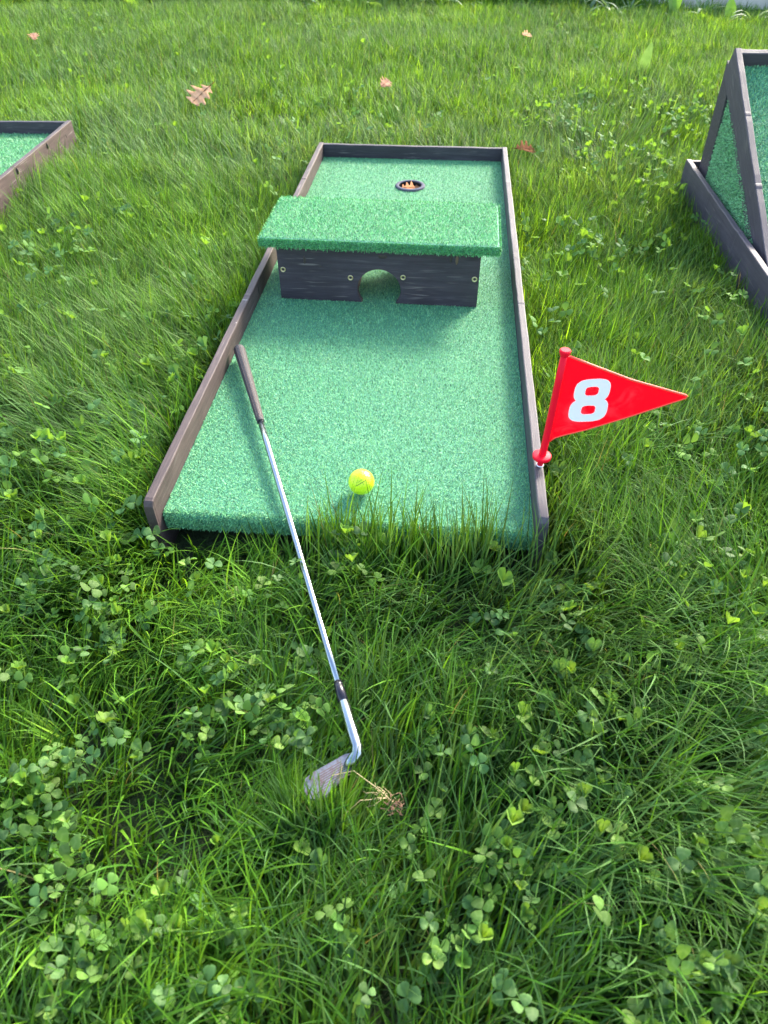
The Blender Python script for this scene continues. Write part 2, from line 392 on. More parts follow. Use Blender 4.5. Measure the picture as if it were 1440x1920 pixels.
# left neighbouring lane
a3 = math.radians(3.0)
lx, ly = -1.259, 1.953; ox, oy = HW+TH, LL+TH
lane_l = empty('minigolf_lane', (lx-(ox*math.cos(a3)-oy*math.sin(a3)), ly-(ox*math.sin(a3)+oy*math.cos(a3)), 0), a3,
               label='neighbouring minigolf lane cut off by the left edge of the photo', cat='minigolf lane')
rot_boards(lane_l, -.02, -.02, (wood_dark, wood_warm, wood_dark), (7, 8, 9), ((), ((1.55, .001), (1.30, .0012))))
tl = turf_sheet(lane_l)
x, y = jgrid(-.05, HW-.001, .9, LL-.001, .0032, .0045, 31)
pile('turf_pile', np.stack([x, y, 0*x], 1), np.tile([[0, 0, 1.]], (len(x), 1)), tl, 32, .0075, .0022, drop=lambda Q: (np.abs(Q[:, :, 0]).max(1) < HW-.0002) & (Q[:, :, 1].max(1) < LL-.0002))
for yy, sc in ((1.30, 1.0), (1.55, .9)):
    mark('knot', HW+TH+.0002, yy-.02, .028, .006*sc, .0016, .010*sc, knot_m, lane_l).matrix_local = Matrix.Identity(4)
for yy, z, sc in ((1.70, .012, .8), (1.215, .006, .6), (1.42, -.006, .4)):
    mark('knot', HW+TH+.0002, yy, z, .0012, .004*sc, .009*sc, knot_m, lane_l)

# right neighbouring lane with its steep ramp
a4 = math.radians(.7)
rx, ry = .8825, 1.698
lane_r = empty('ramp_lane', (rx-(-ox*math.cos(a4)-oy*math.sin(a4)), ry-(-ox*math.sin(a4)+oy*math.cos(a4)), 0), a4,
               label='minigolf lane with a steep turfed ramp at the right edge of the photo', cat='minigolf lane')
rot_boards(lane_r, -.02, -.02, (wood_cool, wood_dark, wood_dark), (11, 12, 13), (((1.22, .0012), (1.50, .0008)), ()))
turf_sheet(lane_r)
dy4 = lane_r.location.y; dx4 = lane_r.location.x
def RP(y, z, xo=.925): # world y,z on the ramp's left face -> lane-local
    return y-dy4, z
X0 = .925-dx4+.012           # outer left face of the ramp in lane space (with the small rotation)
X1 = -X0
ramp = empty('ramp', (0, 0, 0)); ramp.parent = lane_r
sl_ = math.atan2(.350-.106, 1.5886-1.087); cs, sn = math.cos(sl_), math.sin(sl_)
RL = 1.30
for side, xx in (('left', X0), ('right', X1-.018)):
    top = Vector((xx, 1.645-dy4, .350+.056*math.tan(sl_)-.022)); d = Vector((0, cs, sn)); nrm = Vector((0, -sn, cs))
    st = top-d*RL-nrm*.077
    # local x along slope, local y thickness: lookat gives y = z cross x = nrm x d -> points to -x
    board('ramp_side_board', RL, .018, .077, wood_cool, ramp, lookat(st+Vector((.018, 0, 0)), d, nrm), (0, 0), seed=14, knots=((.80, .001), (1.05, .001)))
top = Vector((X0+.018, 1.645-dy4, .350+.056*math.tan(sl_)-.022)); 
board('ramp_top_board', X1-X0-.036, .018, .068, wood_grey, ramp, lookat(top-nrm*.0700-d*.018, (1, 0, 0), nrm), seed=15)
# back brace boards
for xx in (X0+.0005, X1-.0185):
    pts = [(1.575, .004), (1.662, .004), (1.684, .318), (1.610, .283)]
    bm = extrude_poly([(a-dy4, b) for a, b in pts], 'x', xx+.0004, xx+.0170)
    bm_link('ramp_brace', bm, wood_dark, ramp)
# turfed slope
tb = Vector((0, 1.645-dy4, top.z))-nrm*.040-d*.019
bm = bmesh.new(); xa, xb = X0+.0185, X1-.0185
L2 = RL*.93
q = [tb, tb-d*L2]; vs = [bm.verts.new((xa, q[0].y, q[0].z)), bm.verts.new((xb, q[0].y, q[0].z)), bm.verts.new((xb, q[1].y, q[1].z)), bm.verts.new((xa, q[1].y, q[1].z))]
bm.faces.new(vs); bmesh.ops.recalc_face_normals(bm, faces=bm.faces)
rs = bm_link('slope_turf', bm, turf_base, ramp)
u, v = jgrid(0, .14, 0, .9, .0032, .0045, 41)
pts = np.stack([xa+u, tb.y-v*cs, tb.z-v*sn], 1)
pile('turf_pile', pts, np.tile([[0, -sn, cs]], (len(u), 1)), rs, 42, .008, .0022)
# turfed side cheek
for xx, sg in ((X0+.004, -1), (X1-.004, 1)):
    tri = [(1.035-dy4, .006), (1.573-dy4, .006), (1.578-dy4, .244)]
    bm = extrude_poly([(a, b) for a, b in tri], 'x', xx, xx-sg*.010)
    ck = bm_link('side_turf', bm, turf_base, ramp)
    if sg < 0:
        r = np.random.default_rng(43); n = 14000; a = r.random(n); b = r.random(n); k = a+b > 1; a[k] = 1-a[k]; b[k] = 1-b[k]
        A, B, C = [np.array(p) for p in tri]; yz = A+(B-A)*a[:, None]+(C-A)*b[:, None]
        pts = np.stack([np.full(n, xx), yz[:, 0], yz[:, 1]], 1)
        pile('turf_pile', pts, np.tile([[-1, 0, .3]], (n, 1)), ck, 44, .008, .0022)

# ------------------------------------------------------------------ the tunnel house
hx0, hx1, hy, hz = -.246, .214, .739, .128
tun = empty('tunnel_obstacle', (-.015, .85, 0), math.radians(-.7), label='low dark wooden tunnel with arched opening and turf roof on the central lane', cat='minigolf obstacle')
def toL(x, y, z=0): return Vector((x+.015, y-.85, z))
acx, acz, ar = -.0135+.015, .032, .0505
arch = []
a0 = math.asin(acz/ar)
for k in range(29):
    a = -a0 + (math.pi+2*a0)*k/28; arch.append((acx+ar*math.cos(a), max(.0005, acz+ar*math.sin(a))))
out = [(hx0+.015, .0005)] ; 
outline = [(hx0+.015, .0005), (hx0+.015, hz), (hx1+.015, hz), (hx1+.015, .0005)] + arch
for nm, y0 in (('front_panel', hy), ('back_panel', .955)):
    bm = extrude_poly(outline, 'y', y0-.85, y0-.85+.018)
    # local x along the plank already
    p = bm_link(nm, bm, wood_dark, tun)
for xx in (hx0+.0005, hx1-.0185): bm_link('side_panel', box_bm(xx+.015, xx+.018+.015, hy+.0185-.85, .9545-.85, .0005, hz-.001, .001), wood_dark, tun)
for xx in (-.0875, .0410): bm_link('partition', box_bm(xx+.015, xx+.018+.015, hy+.0185-.85, .9545-.85, .0005, hz-.001, .001), wood_warm, tun)
for x_, z_ in ((-.235, .073), (-.079, .060), (.042, .066), (.204, .069)):
    mw = Matrix.Translation(toL(x_, hy-.0001, z_)) @ Matrix.Rotation(math.pi/2, 4, 'X')
    s_ = bm_link('screw', lathe([(.0063, 0), (.0063, .0007), (.0056, .0014), (.0036, .0009), (.0031, -.0006)], 20), brass, tun, mw, True)
    bm_link('screw_recess', lathe([(.0031, .0002), (.0012, -.0003), (.0001, -.0004)], 6), brass_dark, s_)
# knot torn out under the roof edge
kb = mark('knot', .1615+.015, hy-.85, .112, .0035, .0012, .011, plain('torn_knot', (.10, .065, .04), .6), tun)
mark('knot', .148+.015, hy-.85, .116, .003, .0018, .011, knot_m, tun)
mark('knot', -.005+.015, hy-.85, .113, .011, .0009, .005, knot_m, tun)
mark('knot', -.148+.015, hy-.85, .084, .003, .0010, .0018, knot_m, tun)
mark('knot', -.183+.015, hy-.85, .098, .003, .0010, .010, knot_m, tun)
for x_, z_, w_ in ((-.16, .076, .02), (-.14, .034, .03), (-.17, .045, .022), (-.10, .030, .012), (-.19, .060, .012)):
    pass
# roof slab wrapped in turf
rx0, rx1, ry0, ry1, rz0, rz1 = -.280+.015, .2525+.015, .728-.85, .975-.85, .1285, .1495
bm = box_bm(rx0, rx1, ry0, ry1, rz0, rz1, .006)
roof = bm_link('roof', bm, turf_base, tun)
def roof_pile():
    P = []; Nn = []; r = np.random.default_rng(51)
    x, y = jgrid(rx0+.003, rx1-.003, ry0+.003, ry1-.003, .0021, .0028, 52)
    P.append(np.stack([x, y, np.full_like(x, rz1)], 1)); Nn.append(np.tile([[0, 0, 1.]], (len(x), 1)))
    def face(n, f, nm): 
        a, b = r.random(n), r.random(n); P.append(f(a, b)); Nn.append(np.tile([nm], (n, 1)))
    face(5200, lambda a, b: np.stack([rx0+a*(rx1-rx0), np.full_like(a, ry0), rz0+b*(rz1-rz0)], 1), [0, -1., -.12])
    face(4000, lambda a, b: np.stack([rx0+a*(rx1-rx0), np.full_like(a, ry1), rz0+b*(rz1-rz0)], 1), [0, 1., .1])
    face(2600, lambda a, b: np.stack([np.full_like(a, rx0), ry0+a*(ry1-ry0), rz0+b*(rz1-rz0)], 1), [-1., 0, .1])
    face(2600, lambda a, b: np.stack([np.full_like(a, rx1), ry0+a*(ry1-ry0), rz0+b*(rz1-rz0)], 1), [1., 0, .1])
    pile('turf_pile', np.concatenate(P), np.concatenate(Nn), roof, 53, .0056, .0013, tint=(.68, 1.0, .80))
roof_pile()
# knots and scratches of the main lane's boards
for x_, y_ in ((HW+TH*.5, .688), (HW+TH*.5, .917), (HW+TH*.5, 1.438), (-HW-TH*.5, 1.429)):
    mark('knot', x_, y_, .0418, .0068, .0026, .0011, knot_m, lane)
for y_ in (.672, .648): mark('scratch_mark', -HW-TH*.5, y_, .0422, .0070, .0011, .0004, scratch_m, lane)
mark('scratch_mark', -HW-.003, .545, .0422, .0012, .0016, .0005, scratch_m, lane)
mark('knot', -HW+.0002, .742, .022, .0012, .006, .016, knot_m, lane)

# ------------------------------------------------------------------ golf ball
def ball():
    m = M('neon_yellow_urethane'); m.set(Base_Color=(.66, .88, .015), Roughness=.28); m.b.inputs['Subsurface Weight'].default_value = .25
    m.b.inputs['Subsurface Radius'].default_value = (.004, .004, .001); m.b.inputs['Subsurface Scale'].default_value = 1
    R0 = .02135; bm = bmesh.new(); bmesh.ops.create_icosphere(bm, subdivisions=6, radius=R0)
    n = 332; i = np.arange(n)+.5; ph = np.arccos(1-2*i/n); th = math.pi*(1+5**.5)*i
    C = np.stack([np.cos(th)*np.sin(ph), np.sin(th)*np.sin(ph), np.cos(ph)], 1)
    bm.verts.ensure_lookup_table(); V = np.array([v.co[:] for v in bm.verts]); U = V/np.linalg.norm(V, axis=1, keepdims=True)
    d = np.arccos(np.clip((U@C.T).max(1), -1, 1)); dr = .082
    k = np.clip(1-(d/dr)**2, 0, 1); off = 1-k*.00036/R0*1.0
    for v, o_ in zip(bm.verts, off): v.co *= o_
    o = bm_link('golf_ball', bm, m.m, None, None, True)
    o.location = (.0185, .0745, R0+.0045)
    tag(o, 'neon yellow golf ball with black printing near the front of the turf', 'golf ball')
    ink = plain('black_ink', (.10, .13, .01), .5)
    # printing wrapped on the sphere, facing the camera
    n_ = (CAM-o.location).normalized(); 
    # picture-plane axes: print runs up to the right by about 32 degrees
    aR = math.radians(31); ex = (rt2*math.cos(aR)+up2*math.sin(aR)); ex = (ex-n_*ex.dot(n_)).normalized(); ey = n_.cross(ex)
    cen = (-.0012, -.0012)
    def wrap(flat, name, lift=.00012):
        bm = bmesh.new()
        bm.from_mesh(flat)
        for v in bm.verts:
            a = v.co.x; b = v.co.y
            dvec = (n_*R0 + ex*a + ey*b).normalized(); v.co = dvec*(R0+lift)
        return bm_link(name, bm, ink, o)
    def textmesh(s, size, x0, y0, shear=0):
        cu = bpy.data.curves.new('t', 'FONT'); cu.body = s; cu.size = size; cu.align_x = 'CENTER'; cu.shear = shear; cu.space_character = 1.25
        ob = bpy.data.objects.new('t', cu); COL.objects.link(ob); dg = bpy.context.evaluated_depsgraph_get()
        mm = bpy.data.meshes.new_from_object(ob.evaluated_get(dg)); bpy.data.objects.remove(ob); 
        for v in mm.vertices: v.co.x += x0; v.co.y += y0
        return mm
    wrap(textmesh('INESIS', .0042, -.0015, .0012), 'printed_word')
    wrap(textmesh('4', .0040, .0008, -.0062), 'printed_number')
    bm = bmesh.new(); L_, nseg = .0235, 14; vs = []
    for i in range(nseg+1):
        x_ = -.0135+L_*i/nseg; vs.append((bm.verts.new((x_, -.0020, 0)), bm.verts.new((x_, -.0009, 0))))
    for a, b in zip(vs, vs[1:]): bm.faces.new((a[0], b[0], b[1], a[1]))
    mm = bpy.data.meshes.new('l'); bm.to_mesh(mm); bm.free(); wrap(mm, 'printed_line')
ball()

# ------------------------------------------------------------------ golf club
def club():
    chrome = M('chrome'); v = chrome.coord(); chrome.set(Base_Color=(.34, .37, .41), Metallic=1.0)
    chrome.l(chrome.ramp(chrome.noise(v, 90, 3), [(.3, (.14, .14, .14)), (.7, (.3, .3, .3))]), chrome.b.inputs['Roughness']); chrome = chrome.m
    rub = M('grip_rubber'); v = rub.coord(); vn = rub.n('ShaderNodeTexVoronoi'); vn.inputs['Scale'].default_value = 420; rub.l(v, vn.inputs['Vector'])
    rub.l(rub.ramp(vn.outputs['Distance'], [(.2, (.055, .046, .048)), (.5, (.020, .017, .020))]), rub.b.inputs['Base Color']); rub.set(Roughness=.65); rub.bump(vn.outputs['Distance'], .6, .001); rub = rub.m
    fer = plain('ferrule_plastic', (.012, .010, .018), .25)
    steel = M('worn_steel'); v = steel.coord((1, 1, 1)); rust = steel.noise(v, 130, 4, .65)
    steel.l(steel.ramp(rust, [(.45, (.17, .18, .21)), (.68, (.12, .09, .085))]), steel.b.inputs['Base Color']); steel.set(Metallic=.85, Roughness=.36); steel.bump(rust, .15, .0004); steel = steel.m
    groove = plain('groove_rust', (.085, .045, .038), .8)
    root = empty('golf_club', (0.069, -.388, 0), 0, label='iron golf club lying from the left board across the turf edge into the grass', cat='golf club')
    off = Vector((0.069, -.388, 0))
    B = Vector((-.2815, .471, .0245)); H = Vector((.0655, -.386, .0035))
    B -= off; H -= off; d = (H-B); Lc = d.length; d.normalize()
    g = .258; at = lambda s: B+d*s
    # grip: ribbed taper
    pts = []; rad = []; nn = 150
    for i in range(nn+1):
        s = g*i/nn; f = i/nn; r = .0118*(1-f)+.0070*f; 
        if i < 3: r *= (.82, .95, 1)[i]
        r += .00025*(1 if i % 2 else -1)*(.04 < f < .98)
        pts.append(at(s)); rad.append(r)
    gr = bm_link('grip', tube(pts, rad, 20), rub, root, smooth=True)
    # rows of raised dots along the grip
    bm = bmesh.new(); u = d.orthogonal().normalized(); w = d.cross(u)
    for row in range(10):
        for k in range(58):
            s = .008+k*.0042; f = s/g; r = .0118*(1-f)+.0070*f+.0001; a = row*2*math.pi/10+.2
            c = at(s)+(u*math.cos(a)+w*math.sin(a))*r; nn_ = (u*math.cos(a)+w*math.sin(a)); tt = d.cross(nn_)
            q = [bm.verts.new(c+d*(.0011*sx)+tt*(.0007*sy)) for sx, sy in ((-1, -1), (1, -1), (1, 1), (-1, 1))]; tp = bm.verts.new(c+nn_*.0006)
            for i in range(4): bm.faces.new((q[i], q[(i+1) % 4], tp))
    dots = bm_link('raised_dots', bm, plain('grip_dots', (.16, .10, .08), .6), gr); dots['kind'] = 'stuff'
    # stepped steel shaft
    s0, s1 = g-.003, Lc-.098; pts = []; rad = []; steps = 9
    for i in range(steps):
        a = s0+(s1-s0)*i/steps; b = s0+(s1-s0)*(i+1)/steps; r = .0056-.0011*i/(steps-1)
        pts += [at(a+.0008), at(b-.0008)]; rad += [r, r]
    bm_link('shaft', tube(pts, rad, 20), chrome, root, smooth=True)
    bm_link('ferrule', tube([at(s1-.001), at(s1+.003), at(s1+.0035), at(s1+.0042), at(s1+.0050), at(s1+.029)], [.0052, .0056, .0060, .0055, .0060, .0069], 20), fer, root, smooth=True)
    hend = at(Lc)
    pts = [at(s1+.0288), at(s1+.0295), at(Lc-.022), at(Lc-.006), hend+Vector((-.0010, -.0030, -.001)), hend+Vector((-.0055, -.0095, -.0030)), hend+Vector((-.012, -.018, -.0040))]
    bm_link('hosel', tube(pts, [.0064, .0069, .0068, .0070, .0073, .0071, .0045], 20), chrome, root, smooth=True)
    poly = [(.0600, -.3835), (.0489, -.3874), (.0154, -.4125), (.0068, -.4215), (.0062, -.4345), (.0115, -.4440), (.0200, -.4470), (.0354, -.4408), (.0443, -.4273), (.0549, -.4121), (.0641, -.3986), (.0690, -.3900)]
    poly = [(a-off.x, b-off.y) for a, b in poly]
    bm = extrude_poly(poly, 'z', -.0105, -.0030)
    es = [e for e in bm.edges if abs(e.verts[0].co.z+.0030) < 1e-5 and abs(e.verts[1].co.z+.0030) < 1e-5 and len(e.link_faces) == 2 and abs(e.link_faces[0].normal.z-e.link_faces[1].normal.z) > .5]
    bmesh.ops.bevel(bm, geom=es, offset=.0012, segments=2, affect='EDGES')
    hd = bm_link('club_head', bm, steel, root)
    # grooves: thin bars set in the face, parallel to the sole
    e1 = Vector((.0154-.0489, -.4125+.3874, 0)).normalized(); e2 = Vector((-e1.y, e1.x, 0))
    if e2.y > 0: e2 = -e2
    for k in range(8):
        c0 = Vector((.0489-off.x, -.3874-off.y, -.00285))+e1*(.008)+e2*(.0060+k*.0027)
        Lg = .030+min(k, 5)*.0015
        bm = bmesh.new(); q = [c0, c0+e1*Lg, c0+e1*Lg+e2*.0009, c0+e2*.0009]
        vs = [bm.verts.new(p) for p in q]; vb = [bm.verts.new(p-Vector((0, 0, .001))) for p in q]
        bm.faces.new(vs)
        for i in range(4): bm.faces.new((vs[i], vb[i], vb[(i+1) % 4], vs[(i+1) % 4]))
        bmesh.ops.recalc_face_normals(bm, faces=bm.faces); bm_link('groove', bm, groove, hd)
    # rotate the head slightly so its toe dips into the grass
    return off+B, off+H
CB, CH = club()

# ------------------------------------------------------------------ flag
def flag():
    rm = M('red_plastic'); v = rm.coord(); f = rm.noise(v, 26, 5, .65, .8); f2 = rm.noise(v, 9, 3)
    mu = rm.n('ShaderNodeMath', operation='MULTIPLY'); rm.l(rm.ramp(f, [(.46, (0, 0, 0)), (.60, (1, 1, 1))]), mu.inputs[0]); rm.l(rm.ramp(f2, [(.47, (0, 0, 0)), (.62, (.75, .75, .75))]), mu.inputs[1])
    c = rm.mix(mu.outputs[0], (.82, .001, .040), (.86, .16, .20)); rm.l(c, rm.b.inputs['Base Color']); rm.set(Roughness=.35)
    tr = rm.n('ShaderNodeBsdfTranslucent'); rm.l(c, tr.inputs[0]); ms = rm.n('ShaderNodeMixShader'); ms.inputs[0].default_value = .6
    rm.l(rm.b.outputs[0], ms.inputs[1]); rm.l(tr.outputs[0], ms.inputs[2]); rm.l(ms.outputs[0], rm.out.inputs[0])
    solid = plain('red_plastic_solid', (.85, .001, .022), .55, 0, .2)
    wm = M('white_vinyl'); wm.set(Base_Color=(.97, .94, .99), Roughness=.4)
    tr = wm.n('ShaderNodeBsdfTranslucent'); tr.inputs[0].default_value = (1, .9, 1.0, 1); ms = wm.n('ShaderNodeMixShader'); ms.inputs[0].default_value = .12
    wm.l(wm.b.outputs[0], ms.inputs[1]); wm.l(tr.outputs[0], ms.inputs[2]); wm.l(ms.outputs[0], wm.out.inputs[0])
    fx, fy = .3105, .1235
    root = empty('numbered_flag', (fx, fy, RH), 0, label='red plastic pennant flag with a white 8 standing on the right board', cat='flag')
    L = lambda x, z: Vector((x-fx, 0, z-RH))
    bm_link('pole', tube([L(.3105, .043), L(.3112, .060), L(.3125, .10), L(.3140, .20), L(.3150, .252)], [.0050, .0058, .0060, .0056, .0052], 20), solid, root, smooth=True)
    bm_link('collar', tube([L(.3107, .0575), L(.3107, .0585), L(.3108, .0632), L(.3108, .0640)], [.0140, .0152, .0152, .0140], 32), solid, root, smooth=True)
    bm_link('socket_ring', tube([L(.3105, .0416), L(.3105, .0436)], [.0062, .0062], 20), wm.m, root, smooth=True)
    bm_link('pole_cap', tube([L(.3150, .249), L(.3150, .2545), L(.3151, .2575), L(.3151, .2590)], [.0062, .0082, .0082, .0066], 24), solid, root)
    P = [(.3140, .0870), (.3185, .0925), (.3260, .1000), (.3420, .1070), (.3700, .1170), (.4300, .1440), (.5080, .1820), (.5085, .1850), (.5060, .1868), (.4200, .2110), (.3600, .2335), (.3230, .2480), (.3155, .2480)]
    pp = [(x-fx, z-RH) for x, z in P]
    bm = extrude_poly(pp, 'y', -.0012, .0012); pn = bm_link('pennant', bm, rm.m, root)
    rim = [Vector((x-fx, 0, z-RH)) for x, z in P[1:12]]
    bm_link('pennant_rim', tube(rim, .0017, 8), plain('red_rim_highlight', (.85, .10, .06), .45), pn, smooth=True)  # lighter orange than the pennant: sunlit edge highlight painted into the rim colour
    # numeral: two rounded lobes with rounded counters
    def sup(cx, cz, rx_, rz_, n, e=3.2):
        o = []
        for k in range(n):
            a = 2*math.pi*k/n; c_, s_ = math.cos(a), math.sin(a)
            o.append((cx+rx_*abs(c_)**(2/e)*(1 if c_ >= 0 else -1), cz+rz_*abs(s_)**(2/e)*(1 if s_ >= 0 else -1)))
        return o
    cx, cz = .3665-fx, .1730-RH
    ru, rl = (.0262, .0212), (.0288, .0218); zu, zl = cz+.0178, cz-.0172
    def halfw(z):
        w = 0
        for (a, b), c0 in ((ru, zu), (rl, zl)):
            t_ = abs(z-c0)/b
            if t_ <= 1: w = max(w, a*(1-t_**3.0)**(1/3.0))
        return w
    zs = np.concatenate([zl-rl[1]+ (1-np.cos(np.linspace(0, math.pi/2, 16)))*rl[1], np.linspace(zl, zu, 24)[1:], zu+np.sin(np.linspace(0, math.pi/2, 16)[1:])*ru[1]])
    R_out = [(cx+halfw(z), z) for z in zs]; L_out = [(cx-halfw(z), z) for z in zs[::-1]]
    shear = lambda p: (p[0]+(p[1]-cz)*-.02, p[1]+(p[0]-cx)*.09)
    o = [shear(p) for p in R_out[1:-1]+[(cx, zs[-1])]+L_out[1:-1]+[(cx, zs[0])]]
    h1 = [shear(p) for p in sup(cx, zu-.0005, .0098, .0080, 24)]; h2 = [shear(p) for p in sup(cx, zl+.0003, .0105, .0082, 24)]
    bm = extrude_poly(o, 'y', -.0019, -.0014, (h1, h2)); bm_link('numeral', bm, wm.m, pn)
    root.rotation_euler = (math.radians(0), 0, math.radians(2))
flag()

# ------------------------------------------------------------------ clover
def leaflet_bm(L=.017, W_=.0088, fold=.25, cup=.12):
    """heart-shaped leaflet along +y with a fold along its midrib"""
    ys = [0, .12, .32, .55, .78, .93, 1.0]; ws = [.02, .34, .72, .98, .97, .72, .38]
    bm = bmesh.new(); rows = []
    for i, (y, w) in enumerate(zip(ys, ws)):
        ym = min(y, .93); z0 = -.10*y*y*L
        m_ = bm.verts.new((0, ym*L, z0)); r_ = []
        for s in (-1, 1):
            a = bm.verts.new((s*w*W_*.55, y*L*(1 if i < 6 else .985), z0+fold*w*W_*.55)); b = bm.verts.new((s*w*W_, (y-(.03 if i > 4 else 0))*L, z0+fold*w*W_-cup*w*W_))
            r_.append((a, b))
        rows.append((m_, r_))
    for (m0, r0), (m1, r1) in zip(rows, rows[1:]):
        for k, s in ((0, -1), (1, 1)):
            q = [m0, r0[k][0], r1[k][0], m1]; q2 = [r0[k][0], r0[k][1], r1[k][1], r1[k][0]]
            bm.faces.new(q if s > 0 else q[::-1]); bm.faces.new(q2 if s > 0 else q2[::-1])
    bmesh.ops.recalc_face_normals(bm, faces=bm.faces)
    if sum(f.normal.z for f in bm.faces) < 0: bmesh.ops.reverse_faces(bm, faces=bm.faces)
    return bm
leaf_me = []
for fold in (.10, .35, .75):
    for mt in clover_ms:
        bm = leaflet_bm(fold=fold); me = bpy.data.meshes.new('leaflet'); bm.to_mesh(me); bm.free(); me.materials.append(mt); me.shade_smooth(); leaf_me.append(me)
protos = []
for v_ in range(12):
    r = random.Random(100+v_); h = .056+r.uniform(-.008, .010); lean = Vector((r.uniform(-.018, .018), r.uniform(-.018, .018), 0))
    parts = []
    sb = tube([Vector((0, 0, 0)), Vector((0, 0, h*.5))+lean*.25, Vector((0, 0, h))+lean], [.00085, .0007, .0006], 5)
    me = bpy.data.meshes.new('stem'); sb.to_mesh(me); sb.free(); me.materials.append(stem_m); me.shade_smooth()
    parts.append(('stem', me, Matrix.Identity(4)))
    tilt = Matrix.Rotation(r.uniform(-.55, .55), 4, 'X') @ Matrix.Rotation(r.uniform(-.4, .4), 4, 'Y'); mi = v_ % 3
    fi = r.choice((0, 0, 1, 1, 2)); n_l = 3
    for k in range(n_l):
        lift = r.uniform(-.35, .55) if fi < 2 else r.uniform(.3, .9)
        mw = Matrix.Translation(Vector((0, 0, h))+lean) @ tilt @ Matrix.Rotation(k*2*math.pi/3+r.uniform(-.15, .15), 4, 'Z') @ Matrix.Rotation(lift, 4, 'X') @ Matrix.Translation((0, .0008, 0)) @ Matrix.Scale(r.uniform(.88, 1.08), 4)
        parts.append(('leaflet', leaf_me[fi*3+mi], mw))
    protos.append(parts)
PATCH = ['clover leaf in the thick patch in the lower left corner', 'clover leaf in tall grass below the iron club head', 'clover leaf in the clover band at the lower right',
 'clover leaf in the bottom right corner patch', 'clover leaf in the cluster right of the club head', 'clover leaf in matted grass left of the club head',
 'clover leaf at the left edge beside matted grass', 'clover leaf at the right edge below the flag tip', 'clover leaf in grass before the right board',
 'clover leaf just in front of the turf edge', 'clover leaf left of the near left board end', 'clover leaf beside the left board', 'clover leaf behind the flag']
GRP = ['lower left clover patch', 'clover below the club head', 'lower right clover band', 'bottom right clover patch', 'clover right of the club head', 'clover by the club shaft',
       'left edge clover', 'clover below the flag tip', 'clover in front of the right board', 'clover at the turf front edge', 'clover left of the lane end', 'clover beside the left board', 'clover behind the flag']
